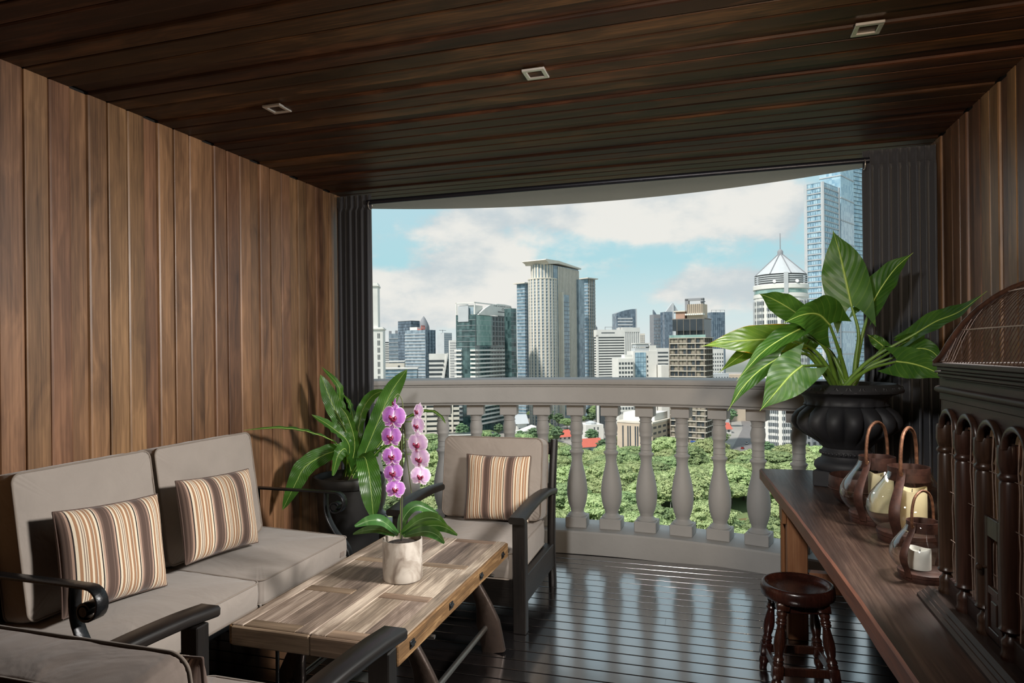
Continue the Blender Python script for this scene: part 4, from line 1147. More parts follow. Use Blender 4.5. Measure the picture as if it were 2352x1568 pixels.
def candle(loc, r, h, mat, label, seed):
    t = thing('pillar_candle', loc, label, 'candle', 'candles inside the lanterns')
    rows_ = []; n = 28
    r_ = random.Random(seed)
    w = [0.06 * h * math.sin(k * 2 * math.pi / n * 2 + seed) for k in range(n)]
    def rg(q, z, a): return [(q * math.cos(2 * math.pi * k / n), q * math.sin(2 * math.pi * k / n), z + w[k] * a) for k in range(n)]
    MB().grid([rg(0.002, 0, 0), rg(r, 0, 0), rg(r * 1.01, h * 0.5, 0.2), rg(r, h - 0.002, 1), rg(r * 0.96, h, 1), rg(r * 0.88, h - 0.003, 0.9), rg(r * 0.8, h - 0.012, 0.3), rg(0.002, h - 0.016, 0)], close=True).build('wax_body', mat, t, 50)
    MB().tube([(0, 0, h - 0.016), (0.001, 0, h - 0.004)], 0.0012, 6).build('wick', M['wick'], t, 0)
candle((0.635, 2.985, BZ + 0.041), 0.045, 0.150, M['wax'], 'tall cream candle in the lantern nearest the urn', 1)
candle((0.675, 2.705, BZ + 0.042), 0.047, 0.150, M['wax'], 'tall cream candle in the middle lantern', 2)
candle((0.590, 2.288, BZ + 0.028), 0.030, 0.060, M['wax_white'], 'short white candle in the smallest lantern', 3)
def bowl(loc, r, h, label):
    t = thing('rusty_bowl', loc, label, 'bowl', 'rusty metal bowls behind the lanterns')
    p = [(0.55 * r, 0), (0.62 * r, 0.01 * h), (0.82 * r, 0.22 * h), (0.96 * r, 0.5 * h), (1.0 * r, 0.75 * h), (0.98 * r, 0.97 * h), (0.965 * r, h), (0.95 * r, 0.98 * h), (0.965 * r, 0.75 * h), (0.92 * r, 0.5 * h), (0.76 * r, 0.24 * h), (0.3 * r, 0.06 * h), (0.001, 0.05 * h)]
    MB().lathe(p, 44).build('shell', M['rust'], t, 60)
    MB().tube([(r * 1.003 * math.cos(2 * math.pi * k / 40), r * 1.003 * math.sin(2 * math.pi * k / 40), h * 0.56) for k in range(41)], 0.0022, 6, False).build('seam_ring', M['rust'], t, 60)
bowl((0.615, 3.30, BZ), 0.125, 0.125, 'rusty metal bowl in front, between the urn and the lanterns')
bowl((0.800, 3.32, BZ), 0.105, 0.150, 'rusty metal bowl half hidden behind the front bowl')

# ------------------------------------------------------------------ urn with the big-leaved plant
UX, UY = 0.637, 3.735
ph = thing('potted_philodendron', (UX, UY, BZ), 'large-leaved philodendron growing in a black lobed urn on the bench', 'plant')
uo = Vector(ph.location)
lob = 16
def gad(a, z):
    w = math.exp(-((z - 0.315) / 0.075) ** 2)
    return 1 + w * 0.21 * (abs(math.cos(a * lob / 2)) ** 0.5 - 0.65)
prof = [(0.09, 0.078), (0.142, 0.080), (0.150, 0.092), (0.148, 0.112), (0.134, 0.126), (0.118, 0.134), (0.112, 0.150), (0.118, 0.158), (0.118, 0.172), (0.112, 0.178), (0.106, 0.190), (0.114, 0.198), (0.120, 0.204),
        (0.128, 0.214), (0.160, 0.236), (0.200, 0.262), (0.228, 0.290), (0.240, 0.318), (0.240, 0.345), (0.228, 0.372), (0.204, 0.392), (0.190, 0.402), (0.196, 0.410), (0.190, 0.418), (0.194, 0.440), (0.210, 0.458),
        (0.236, 0.466), (0.258, 0.474), (0.262, 0.486), (0.250, 0.500), (0.236, 0.512), (0.228, 0.516), (0.222, 0.512), (0.206, 0.470), (0.001, 0.468)]
ub = MB().lathe(prof, 128, rad=gad).build('urn', M['urn'], ph, 50)
MB().box(-0.128, 0.128, -0.128, 0.128, 0.0, 0.079, 0.004, Matrix.Rotation(R(-22), 4, 'Z')).build('urn_plinth', M['urn'], ub, 0)
eg = MB()
for k in range(28):                                   # egg moulding round the rim
    a = 2 * math.pi * k / 28
    pts = [(0.262 * math.cos(a + da) , 0.262 * math.sin(a + da), z) for da, z in ((-0.09, 0.501), (-0.085, 0.494), (-0.05, 0.484), (0, 0.479), (0.05, 0.484), (0.085, 0.494), (0.09, 0.501))]
    pts = [((p[0]) * (0.251 + (0.500 - p[2]) * 0.25) / 0.262, (p[1]) * (0.251 + (0.500 - p[2]) * 0.25) / 0.262, p[2]) for p in pts]
    eg.tube(pts, 0.0055, 6)
eo = eg.build('rim_moulding', M['urn'], ub, 60); eo['kind'] = 'stuff'
bd = MB()
for k in range(36):
    a = 2 * math.pi * k / 36
    bd.lathe([(0.001, -0.009), (0.006, -0.006), (0.009, 0), (0.006, 0.006), (0.001, 0.009)], 8, Matrix.Translation((0.117 * math.cos(a), 0.117 * math.sin(a), 0.165)))
bd.build('bead_moulding', M['urn'], ub, 60)['kind'] = 'stuff'
MB().lathe([(0.001, 0.462), (0.212, 0.462), (0.2, 0.476), (0.1, 0.485), (0.001, 0.488)], 30).build('soil', M['soil'], ub, 60)

def make_leaf(parent, org, pts, w, N, wf, mat, ripple=0.0, lobe=0.0, fold=0.0, nl=18, nw=8, waves=9, mid_r=0.003, rt=0.0, seed=0, curl=0.0):
    """a blade with its own midrib; pts world midrib points, w full width, N facing"""
    P = spline(pts, nl); N = Vector(N).normalized()
    Lc = sum((P[i + 1] - P[i]).length for i in range(nl - 1))
    rows_, uvs = [], []
    for i in range(nl):
        t = i / (nl - 1)
        T = (P[min(i + 1, nl - 1)] - P[max(i - 1, 0)]).normalized()
        n_ = (N - T * N.dot(T)).normalized(); W = T.cross(n_)
        row, uv = [], []
        for j in range(nw + 1):
            u = 2 * j / nw - 1
            hw = wf(t) * w / 2
            rp = ripple * math.sin(waves * math.pi * t + (1.3 if u > 0 else 0) + seed) * abs(u) ** 1.5 * math.sin(math.pi * min(1, t * 1.1 + 0.02))
            p = P[i] + W * (u * hw) + n_ * (abs(u) ** 1.3 * hw * fold + rp - curl * hw * u * u) - T * (lobe * Lc * abs(u) ** 1.6 * (max(0, 1 - t / 0.35)) ** 1.5)
            row.append(p - org); uv.append((0.5 + u / 2 + 1e-4, t + 1e-4))
        rows_.append(row); uvs.append(uv)
    o = MB().grid(rows_, uvs).build('leaf', mat, parent, 80, fix=False)
    if mid_r:
        mp = [p - org + (N * 0.0008) for p in P]
        MB().tube(mp, [mid_r * (1 - 0.8 * i / (nl - 1)) for i in range(nl)], 6).build('midrib', M['midrib'], o, 80)
    return o
def heart(t):
    return max(0.004, (math.sin(math.pi * min(1, (t + 0.36) / 1.36)) ** 0.72) * (1 - t ** 4) * 1.05)
def strapf(t):
    return max(0.02, (0.22 + 0.78 * math.sin(math.pi * min(1.0, 0.06 + t * 0.66)) ** 1.1) * (1 - t ** 7) ** 0.8)
def ovalf(t):
    return max(0.02, math.sin(math.pi * (0.05 + 0.93 * t)) ** 0.62)
soil_pt = Vector((UX, UY, BZ + 0.475))
for i, ((pts, w, N), bend) in enumerate(zip(PHILO_LEAVES, PHILO_BENDS)):
    old = i in (4, 5)
    fold = 0.28 if i in (1, 9) else (0.12 if i not in (6, 7) else 0.22)
    lf = make_leaf(ph, uo, pts, w * (0.98 if i == 0 else 1.08), N, heart, M['philo_old'] if old else M['philo'], 0.007, 0.32, fold, 22, 8, 6, 0.0042, seed=i)
    a = 2 * math.pi * i / 16
    b0 = soil_pt + Vector((0.035 * math.cos(a), 0.035 * math.sin(a), -0.01))
    pp = spline([b0, b0.lerp(Vector(bend), 0.5) + Vector((0, 0, 0.015)), Vector(bend), Vector(pts[0])], 16)
    MB(uo).tube(pp, [0.0130 - 0.0072 * k / 15 for k in range(16)], 8).build('leaf_stalk', M['petiole'], ph, 80)
sp = spline([soil_pt, soil_pt + Vector((-0.02, 0.02, 0.12)), soil_pt + Vector((-0.015, 0.02, 0.22))], 10)
MB(uo).tube(sp, [0.012, 0.011, 0.011, 0.012, 0.014, 0.015, 0.014, 0.011, 0.007, 0.002], 8).build('leaf_bud', M['petiole'], ph, 80)

# ------------------------------------------------------------------ fern in the black planter
FX, FY = -2.20, 3.70
fern = thing('potted_fern', (FX, FY, 0), 'strap-leaved fern in a tall black planter in the corner behind the sofa', 'plant')
fo = Vector(fern.location)
pl = MB().lathe([(0.15, 0.0), (0.16, 0.01), (0.17, 0.03), (0.165, 0.06), (0.172, 0.10), (0.196, 0.58), (0.200, 0.615), (0.215, 0.622), (0.221, 0.640), (0.221, 0.668), (0.214, 0.682), (0.204, 0.684), (0.195, 0.676), (0.190, 0.640), (0.001, 0.638)], 56).build('planter', M['planter'], fern, 45)
MB().lathe([(0.001, 0.63), (0.188, 0.63), (0.18, 0.648), (0.001, 0.665)], 24).build('soil', M['soil'], pl, 60)
for i, (pts, w, N) in enumerate(FERN_LEAVES):
    base = fo + Vector(((0.03 * math.cos(i * 2.4)), 0.03 * math.sin(i * 2.4), 0.655))
    pts = [tuple(base)] + [tuple(p) for p in pts[1:]]
    make_leaf(fern, fo, pts, w, N, ovalf if i in (9,) else strapf, M['fern'], 0.010 if w > 0.04 else 0.005, 0.0, 0.22, 30, 6, 15 + i % 4, 0.0028, seed=i * 1.7)
MB(fo).lathe([(0.001, 0), (0.03, 0.0), (0.036, 0.03), (0.022, 0.07), (0.001, 0.085)], 14, Matrix.Translation(fo + Vector((0, 0, 0.64)))).build('crown', M['soil'], fern, 60)

# ------------------------------------------------------------------ orchid on the coffee table
OX, OY = -1.300, 2.62
orc = thing('potted_orchid', (OX, OY, TZ), 'lavender moth orchid in a marbled round pot on the coffee table', 'plant')
oo = Vector(orc.location)
pr = 0.0855
po = MB().lathe([(pr * 0.9, 0.0), (pr * 0.965, 0.002), (pr * 0.99, 0.008), (pr, 0.03), (pr, 0.168), (pr * 0.985, 0.174), (pr * 0.95, 0.174), (pr * 0.935, 0.168), (pr * 0.93, 0.145), (0.001, 0.143)], 64).build('pot', M['marble'], orc, 50)
MB().lathe([(0.001, 0.14), (0.079, 0.14), (0.07, 0.152), (0.001, 0.162)], 20).build('bark_mix', M['soil'], po, 60)
for i, (pts, w, N) in enumerate(ORCHID_LEAVES):
    make_leaf(orc, oo, pts, w * 1.15, N, lambda t: max(0.03, math.sin(math.pi * (0.10 + 0.86 * t)) ** 0.8), M['orchid_leaf'], 0.0, 0.0, 0.30, 18, 6, 3, 0.0, seed=i)
for nm, st_ in (('flower_stem', ORCHID_STEM_LEFT), ('flower_stem', ORCHID_STEM_RIGHT)):
    q = spline(st_, 30)
    MB(oo).tube(q, [0.0030 - 0.0012 * k / 29 for k in range(30)], 7).build(nm, M['stem'], orc, 80)
MB(oo).tube([(OX - 0.006, OY + 0.005, TZ + 0.14), (OX - 0.006, OY + 0.006, TZ + 0.66)], 0.0045, 8).build('support_stake', M['stake'], orc, 60)
def petal_mesh(name, length, width, cup, tipw, mat, n=10):
    rows_, uvs = [], []
    for i in range(n + 1):
        t = i / n
        q = (t - 0.56) / (0.56 if t < 0.56 else 0.44)
        hw = width / 2 * max(0.03 if t > 0.5 else 0.16, (1 - abs(q) ** (2.0 + tipw)) ** 0.5)
        rows_.append([(hw * u, length * t - length * 0.10 * abs(u) ** 2 * t, cup * (t * t * 0.9 + 0.5 * u * u * (1 - t) - 0.12 * math.sin(3 * math.pi * u) * t)) for u in [2 * j / 8 - 1 for j in range(9)]])
        uvs.append([(0.5 + 0.5 * (2 * j / 8 - 1) + 1e-4, (lambda e: 0.9 * t if e > 0.10 else 0.88 + (0.10 - e) * 1.2)(min((1 - t), (1 - abs(2 * j / 8 - 1)) * hw + (0.2 if t < 0.25 else 0))) + 1e-4) for j in range(9)])
    return MB().grid(rows_, uvs).mesh(name, mat, 80, fix=False)
PT = {}
for v, mt in ((1, M['petal']), (0, M['petal_pale'])):
    PT[v] = (petal_mesh('petal', 1.0, 1.30, -0.14, 0.3, mt, 14), petal_mesh('sepal', 1.02, 0.74, -0.12, 0.0, mt, 14))
lipm = MB()
lipm.lathe([(0.02, -0.26), (0.13, -0.22), (0.17, -0.12), (0.15, 0.0), (0.08, 0.08), (0.02, 0.1)], 12, Matrix.Translation((0, -0.16, 0.16)) @ Matrix.Diagonal((1, 0.9, 0.7, 1)))
for s in (-1, 1):
    lipm.tube([(s * 0.05, -0.10, 0.16), (s * 0.17, -0.04, 0.20), (s * 0.20, 0.06, 0.22)], [0.06, 0.10, 0.02], 8)
    lipm.tube([(s * 0.02, -0.34, 0.20), (s * 0.06, -0.46, 0.22), (s * 0.02, -0.50, 0.30)], [0.03, 0.02, 0.006], 6)
lipm = lipm.mesh('lip', M['lip'], 60)
colm = MB().tube([(0, -0.02, 0.02), (0, 0.0, 0.12), (0, -0.04, 0.22)], [0.07, 0.075, 0.03], 10).mesh('flower', M['column_white'], 60)
stemL = spline(ORCHID_STEM_LEFT, 60); stemR = spline(ORCHID_STEM_RIGHT, 60)
for i, (p, rad, yaw, v) in enumerate(ORCHID_FLOWERS):
    fl = link('flower', colm, orc)
    tilt = -8 if v else -4
    base_yaw = math.degrees(YAW) * 0.6
    rot = Matrix.Rotation(R(yaw - 6 + base_yaw), 4, 'Z') @ Matrix.Rotation(R(90 + tilt + (i * 37 % 13) - 6), 4, 'X') @ Matrix.Rotation(R((i * 53 % 24) - 12), 4, 'Z')
    fl.matrix_local = Matrix.Translation(Vector(p) - oo) @ rot @ Matrix.Scale(rad * 1.13, 4)
    pm, sm = PT[v]
    for nm, me, ang, zz in (('petal', pm, 78, 0.03), ('petal', pm, -78, 0.03), ('sepal', sm, 0, -0.02), ('sepal', sm, 142, -0.03), ('sepal', sm, -142, -0.03)):
        link(nm, me, fl, (0, 0, zz), (0, 0, R(ang)))
    link('lip', lipm, fl).scale = (1.3, 1.3, 1.2)
    cen = Vector(p) + Vector((0, 0.012, 0)); ref = stemL if v else stemR
    near = min(ref, key=lambda q: (q - cen - Vector((0, 0, 0.02))).length)
    MB(oo).tube(spline([near, near.lerp(cen, 0.5) + Vector((0, 0.01, 0.006)), cen], 8), 0.0016, 6).build('flower_stalk', M['petiole'], orc, 60)

# ------------------------------------------------------------------ carved birdcage
CXF, CYE = 0.607, 2.100                     # front face x, far column y
BAY = 0.138; NB = 5; CXB = 1.045
cage = thing('carved_birdcage', (0.83, CYE - BAY * NB / 2, BZ), 'dark carved wooden birdcage with wire dome and colonnade on the bench', 'birdcage')
go = Vector(cage.location)
YN = CYE - BAY * NB
Z0 = BZ
def CG(name, fn, mat, smooth=0, parent=None):
    mb = MB(go); fn(mb); return mb.build(name, M[mat], parent or cage, smooth)
CG('base_plate', lambda m: m.box(0.578, CXB + 0.04, YN - 0.02, CYE + 0.022, Z0, Z0 + 0.022, 0.002), 'cagewood_y')
mold = [(0.540, Z0), (0.540, Z0 + 0.006), (0.548, Z0 + 0.012), (0.551, Z0 + 0.012), (0.556, Z0 + 0.019), (0.559, Z0 + 0.019), (0.568, Z0 + 0.028), (0.580, Z0 + 0.028), (0.580, Z0)]
CG('base_moulding', lambda m: m.prism(mold, 'y', YN - 0.02, CYE + 0.026), 'cagewood_y')
colp = [(0.020, 0.0), (0.021, 0.008), (0.018, 0.014), (0.0185, 0.03), (0.0185, 0.040), (0.012, 0.048), (0.010, 0.055), (0.019, 0.058), (0.023, 0.064), (0.019, 0.070), (0.0185, 0.075), (0.0205, 0.25), (0.0195, 0.378),
        (0.017, 0.384), (0.022, 0.390), (0.022, 0.396), (0.017, 0.402), (0.020, 0.412), (0.0225, 0.424), (0.0225, 0.455), (0.0205, 0.462)]
colm_ = MB().lathe(colp, 16).mesh('column', M['cagewood'], 45)
ZB = Z0 + 0.022
wire_v = {}
def arch_fn(y0, y1, x, zc):
    def f(m):
        c = (y0 + y1) / 2; r = (y1 - y0) / 2 - 0.012
        m.tube([(x, c + r * math.cos(a), zc + r * 0.85 * math.sin(a)) for a in [math.pi * k / 14 for k in range(15)]], 0.0085, 8)
    return f
ZS = ZB + 0.455
def screen(name, x, s):
    """spandrel board above the columns, cut with one arch per bay"""
    def f(m):
        for b in range(NB):
            y1 = CYE - BAY * b; y0 = y1 - BAY; c = (y0 + y1) / 2; r = BAY / 2 - 0.012
            arc = [(c + r * math.cos(math.pi * k / 12), ZS + r * 0.85 * math.sin(math.pi * k / 12)) for k in range(13)]
            zt = ZS + 0.145
            for k in range(12):
                (ya, za), (yb, zb) = arc[k], arc[k + 1]
                m.prism([(ya, za), (ya, zt), (yb, zt), (yb, zb)], 'x', x, x + 0.012)
            m.prism([(y1, ZS), (y1, zt), (c + r, zt), (c + r, ZS)], 'x', x, x + 0.012)
            m.prism([(c - r, ZS), (c - r, zt), (y0, zt), (y0, ZS)], 'x', x, x + 0.012)
    return CG(name, f, 'cagewood_y')
screen('arch_screen', CXF - 0.006, -1)
for b in range(NB):
    CG('arch_moulding', arch_fn(CYE - BAY * (b + 1), CYE - BAY * b, CXF - 0.012, ZS), 'cagewood', 60)
for b in range(NB + 1):
    link('column', colm_, cage, (CXF - go.x, CYE - BAY * b - go.y, ZB - go.z))
    if b % 2 == 0: link('column', colm_, cage, (CXB - go.x, CYE - BAY * b - go.y, ZB - go.z))
wv = MB().tube([(0.0015 * math.sin(k * 1.3), 0.0012 * math.sin(k * 2.1 + 1), 0.03 + 0.50 * k / 12) for k in range(13)], 0.0014, 5).mesh('cage_wire', M['cagewire'], 60)
whz = MB().tube([(0, -BAY / 2 + 0.012, 0), (0.001, 0, 0.001), (0, BAY / 2 - 0.012, 0)], 0.0013, 5).mesh('cross_wire', M['cagewire'], 60)
for b in range(NB):
    yc = CYE - BAY * (b + 0.5)
    CG('bottom_rail', lambda m: m.box(CXF - 0.002, CXF + 0.012, yc - BAY / 2 + 0.015, yc + BAY / 2 - 0.015, ZB, ZB + 0.048, 0.002), 'cagewood_y')
    for k in range(5):
        link('cage_wire', wv, cage, (CXF + 0.006 - go.x, yc + (k - 2) * 0.0185 - go.y, ZB - go.z), (0, 0, k * 1.1 + b))
    for z in (0.15, 0.28, 0.385):
        link('cross_wire', whz, cage, (CXF + 0.004 - go.x, yc - go.y, ZB + z - go.z))
# door in the third bay
yd = CYE - BAY * 2.5
def door(m):
    h0, h1 = ZB + 0.012, ZB + 0.285; w = BAY / 2 - 0.020
    m.box(CXF - 0.010, CXF + 0.0, yd - w, yd - w + 0.020, h0, h1, 0.0015); m.box(CXF - 0.010, CXF, yd + w - 0.020, yd + w, h0, h1, 0.0015)
    m.box(CXF - 0.010, CXF, yd - w + 0.02, yd + w - 0.02, h1 - 0.045, h1, 0.0015); m.box(CXF - 0.010, CXF, yd - w + 0.02, yd + w - 0.02, h0 + 0.098, h0 + 0.115, 0.0015)
    m.box(CXF - 0.010, CXF, yd - w + 0.02, yd + w - 0.02, h0, h0 + 0.02, 0.0015)
    m.box(CXF - 0.006, CXF + 0.002, yd - w + 0.02, yd + w - 0.02, h0 + 0.02, h0 + 0.098, 0.001)
    m.box(CXF - 0.009, CXF - 0.004, yd - 0.016, yd + 0.016, h0 + 0.034, h0 + 0.084, 0.002)
dr = CG('cage_door', door, 'cagewood')
kn = MB(go).lathe([(0.003, 0.0), (0.003, 0.008), (0.008, 0.010), (0.009, 0.016), (0.005, 0.020)], 12, Matrix.Translation((CXF - 0.010, yd + BAY / 2 - 0.03, ZB + 0.165)) @ Matrix.Rotation(R(-90), 4, 'Y'))
kn.build('knob', M['cagewood'], dr, 50)
# frieze, cornice and dome
ZF = ZS + 0.145
CG('frieze', lambda m: m.box(CXF - 0.0095, CXB + 0.01, YN - 0.01, CYE + 0.014, ZS + 0.075, ZF + 0.02, 0.002).box(CXF - 0.006, CXB + 0.01, CYE + 0.002, CYE + 0.012, ZS, ZF, 0.0), 'cagewood_y')
CG('bead_rail', lambda m: m.tube([(CXF - 0.012, YN - 0.01, ZS + 0.104), (CXF - 0.012, CYE + 0.02, ZS + 0.104)], 0.009, 10).tube([(CXF - 0.012, CYE + 0.02, ZS + 0.104), (CXB, CYE + 0.02, ZS + 0.104)], 0.009, 10), 'cagewood_y', 50)
ZC2 = Z0 + 0.605
def cornice(m):
    for (o_, a, b) in ((0.004, 0.0, 0.006), (0.010, 0.006, 0.012), (0.018, 0.012, 0.022), (0.024, 0.022, 0.028)):
        m.box(CXF - 0.006 - o_, CXB + 0.01 + o_, YN - o_, CYE - 0.040 + o_, ZC2 + a, ZC2 + b, 0.002)
CG('cornice', cornice, 'cagewood_y')
RX, RY, RZ = 0.560, 2.039, Z0 + 0.656        # dome rim corner
RXB = 1.10
def rim(m):
    w = 0.035
    for (o_, a, b) in ((0.0, 0.0, 0.010), (-0.008, -0.010, 0.0), (-0.015, -0.018, -0.010)):
        m.box(RX - o_ * -1 * -1 if False else RX - o_, RX + w, YN - 0.02, RY + o_, RZ + a - 0.010, RZ + b - 0.010, 0.002)
        m.box(RXB - w, RXB + o_, YN - 0.02, RY + o_, RZ + a - 0.010, RZ + b - 0.010, 0.002)
        m.box(RX + w, RXB - w, RY - w, RY + o_, RZ + a - 0.010, RZ + b - 0.010, 0.002)
CG('dome_rim', rim, 'cagewood_y')
g_s = [(0, 0), (0.018, 0.001), (0.098, 0.062), (0.175, 0.106), (0.252, 0.138), (0.333, 0.163), (0.415, 0.181), (0.487, 0.191), (0.6, 0.205), (0.8, 0.220), (1.0, 0.226)]
def gz(s):
    for (a, za), (b, zb) in zip(g_s, g_s[1:]):
        if s <= b: return za + (zb - za) * (s - a) / (b - a)
    return g_s[-1][1]
DX, DY = 0.29, 0.379
def hip(m):
    m.strap([(RX + 0.008 + DX * s, RY - 0.008 - DY * s, RZ + gz(s)) for s in [k / 24 for k in range(25)]], (DY, DX, 0), 0.026, 0.012)
CG('hip_rib', hip, 'cagewood', 50)
def hip2(m):
    m.strap([(RXB - 0.008 - (RXB - RX - DX) * s, RY - 0.008 - DY * s, RZ + gz(s)) for s in [k / 24 for k in range(25)]], (DY, -DX, 0), 0.022, 0.012)
CG('hip_rib', hip2, 'cagewood', 50)
CG('ridge_rib', lambda m: m.box(RX + DX - 0.012, RX + DX + 0.012, YN, RY - DY, RZ + 0.218, RZ + 0.236, 0.003), 'cagewood')
for k in range(44):
    y = RY - 0.02 - 0.018 * k
    if y < YN + 0.01: break
    sh = min(1.0, (RY - y) / DY)
    sl = [sh * q / 12 for q in range(13)]
    jx = rng.uniform(-0.003, 0.003)
    MB(go).tube([(RX + 0.012 + DX * s, y + jx * math.sin(s * 7), RZ + gz(s) + 0.002) for s in sl], 0.0012, 5).build('dome_wire', M['domewire'], cage, 60)
for k in range(16):
    x = RX + 0.03 + 0.032 * k
    if x > RXB - 0.02: break
    sh = min(1.0, (x - RX) / DX, (RXB - x) / (RXB - RX - DX))
    MB(go).tube([(x, RY - 0.012 - DY * s, RZ + gz(s) + 0.002) for s in [sh * q / 10 for q in range(11)]], 0.0011, 5).build('dome_wire', M['domewire'], cage, 60)
for s in (0.13, 0.36):
    MB(go).tube([(RX + 0.012 + DX * s, RY - DY * s, RZ + gz(s) + 0.004), (RX + 0.012 + DX * s, YN, RZ + gz(s) + 0.004)], 0.0018, 5).build('ring_wire', M['cagewire'], cage, 60)

# ================================================================== THE CITY BEYOND
GZ = -60.0
class Bld:
    def __init__(self, name, key, label, mat, cat='building', depth=14.0, b=None, zt=None, z0=0.0, group=None):
        ox, oy, phi, a, bb, z = CITY[key]
        self.a = a; self.b = b or bb or depth; self.h = (zt if zt is not None else z) - GZ; self.z0 = z0
        self.root = thing(name, (ox, oy, GZ), label, cat, group, R(phi))
        if mat: self.part('wall', MB().box(0, self.a, 0, self.b, z0, self.h), mat)
        self.cache = {}
    def part(self, nm, mb, mat, smooth=0, parent=None, kind=None):
        o = mb.build(nm, M[mat] if isinstance(mat, str) else mat, parent or self.root, smooth)
        if kind: o['kind'] = kind
        return o
    def rect(self, mb, face, t0, t1, z0, z1, out, back=0.0):
        if face == 'R': mb.box(t0, t1, -out, back, z0, z1)
        else: mb.box(-out, back, t0, t1, z0, z1)
    def grid(self, nm, face, mat, cols, z0, z1, floors, wf=0.6, hf=0.6, out=0.15, t0=0.0, t1=None):
        T = t1 if t1 is not None else (self.a if face == 'R' else self.b)
        mb = MB(); cw = (T - t0) / cols; fh = (z1 - z0) / floors
        for i in range(cols):
            for k in range(floors):
                c = t0 + cw * (i + 0.5); z = z0 + fh * (k + 0.5)
                self.rect(mb, face, c - cw * wf / 2, c + cw * wf / 2, z - fh * hf / 2, z + fh * hf / 2, out)
        return self.part(nm, mb, mat, 0, None, 'stuff')
    def wins(self, face, mat, cols, z0, z1, floors, wf, hf, out=0.12, t0=0.0, t1=None, nm='window'):
        T = t1 if t1 is not None else (self.a if face == 'R' else self.b)
        cw = (T - t0) / cols; fh = (z1 - z0) / floors
        mb = MB(); self.rect(mb, face, -cw * wf / 2, cw * wf / 2, -fh * hf / 2, fh * hf / 2, out)
        me = mb.mesh(nm, M[mat], 0)
        for i in range(cols):
            for k in range(floors):
                c = t0 + cw * (i + 0.5); z = z0 + fh * (k + 0.5)
                link(nm, me, self.root, (c, 0, z) if face == 'R' else (0, c, z))
    def bands(self, mat, z0, z1, n, frac, out=0.4, faces='RL', t=(0, None), nm='floor_band', tL=(0, None)):
        mb = MB(); fh = (z1 - z0) / n
        if 'R' in faces: mb.box(t[0] - (out if 'L' in faces and t[0] == 0 else 0), self.a if t[1] is None else t[1], -out, 0.01, 0, fh * frac)
        if 'L' in faces: mb.box(-out, 0.01, tL[0], self.b if tL[1] is None else tL[1], 0, fh * frac)
        me = mb.mesh(nm, M[mat], 0)
        for k in range(n): link(nm, me, self.root, (0, 0, z0 + fh * k))
Z = lambda w: w - GZ

# --- far left
B = Bld('white_tower', 'white_tower', 'white stepped tower with paired slit windows beside the left curtain', 'c_white', depth=18)
top = CITY['white_tower_top']
B.part('upper_block', MB().box(-6, top[3], 1.2, 16, Z(17.2), Z(top[5])), 'c_white')
B.part('cornice', MB().box(-6, top[3] + 0.6, 0.5, 16.5, Z(top[5]) - 2.2, Z(top[5]) - 1.2), 'c_white')
B.part('cornice', MB().box(-1, B.a + 0.6, -0.7, 18.5, Z(17.2) - 1.4, Z(17.2) - 0.6), 'c_white')
for t in (15.6, 17.0, 20.6, 21.5): B.wins('R', 'c_slit', 1, Z(-22), Z(14), 8, 0.6, 0.7, t0=t, t1=t + 0.8)
sv = B.root
for k in range(6):
    for t in (15.2, 16.8):
        link('window', MB().box(t, t + 0.7, 1.05, 1.2, Z(19 + 4.4 * k), Z(22.0 + 4.4 * k)).mesh('window', M['c_slit'], 0), sv)
B = Bld('striped_block', 'striped_small', 'small white striped block just right of the white stepped tower', 'c_slit')
B.bands('c_white', Z(-18), Z(11.5), 16, 0.55, 0.4)
B = Bld('glass_office', 'glass_block', 'low grey-blue glass office left of the dark slate tower', 'g_steel')
B.bands('c_lgrey', Z(-20), Z(18), 10, 0.18, 0.3)
B.part('roof_plant', MB().box(0, 2.5, 2, 5, Z(19.3), Z(22)).box(6, 8.5, 2, 6, Z(19.3), Z(22.5)), 'c_grey')
B = Bld('slate_tower', 'slate_tower', 'tall dark slate glass tower standing behind the blue-grey office', 'c_dark')
for f, c in (('L', 11), ('R', 6)): B.grid('glazing', f, 'g_slate', c, Z(-30), Z(30), 22, 0.86, 0.86, 0.15)
B = Bld('banded_office', 'office', 'blue-grey office with pale floor bands in front of the slate tower', 'g_steel')
B.bands('c_lgrey', Z(-30), Z(18.6), 18, 0.28, 0.5, 'L')
for k in range(4): B.part('pier', MB().box(B.a * k / 3 - 0.5, B.a * k / 3 + 0.5, -0.6, 0.1, Z(-30), Z(19.8)), 'g_slate')
B.grid('glazing', 'R', 'g_steel', 3, Z(-30), Z(19), 18, 0.8, 0.7, 0.25)
B.part('roof_frame', MB().box(2, 6.5, 5.5, 10, Z(19.8), Z(20.6)).box(2, 2.5, 5.5, 6, Z(19.8), Z(23.6)).box(6, 6.5, 5.5, 6, Z(19.8), Z(23.6)).box(2, 6.5, 5.5, 6, Z(23.0), Z(23.6)).box(4, 4.5, 5.5, 6, Z(19.8), Z(23.6)), 'roof_red')
B.part('roof_house', MB().box(3, 9, 11, 19, Z(19.8), Z(22.4)), 'c_white')
pc = thing('domed_tower', (-266.7, 587.9, GZ), 'pointed grey dome peeping over the blue-grey office', 'building')
MB().lathe([(5.5, 20), (5.5, 84), (5.2, 86), (4.0, 89), (2.4, 92.2), (0.9, 94.6), (0.05, 95.6)], 20).build('wall', M['c_grey'], pc, 50)
B = Bld('cream_block', 'cream_low', 'low cream building at the left end above the rail', 'c_cream')
B.wins('R', 'c_slit', 1, Z(-15), Z(-8), 2, 0.7, 0.5, t0=10.3, t1=12.6)
B.part('parapet', MB().box(-0.3, B.a + 0.3, -0.3, 14, Z(-6.1), Z(-5.3)), 'c_white')
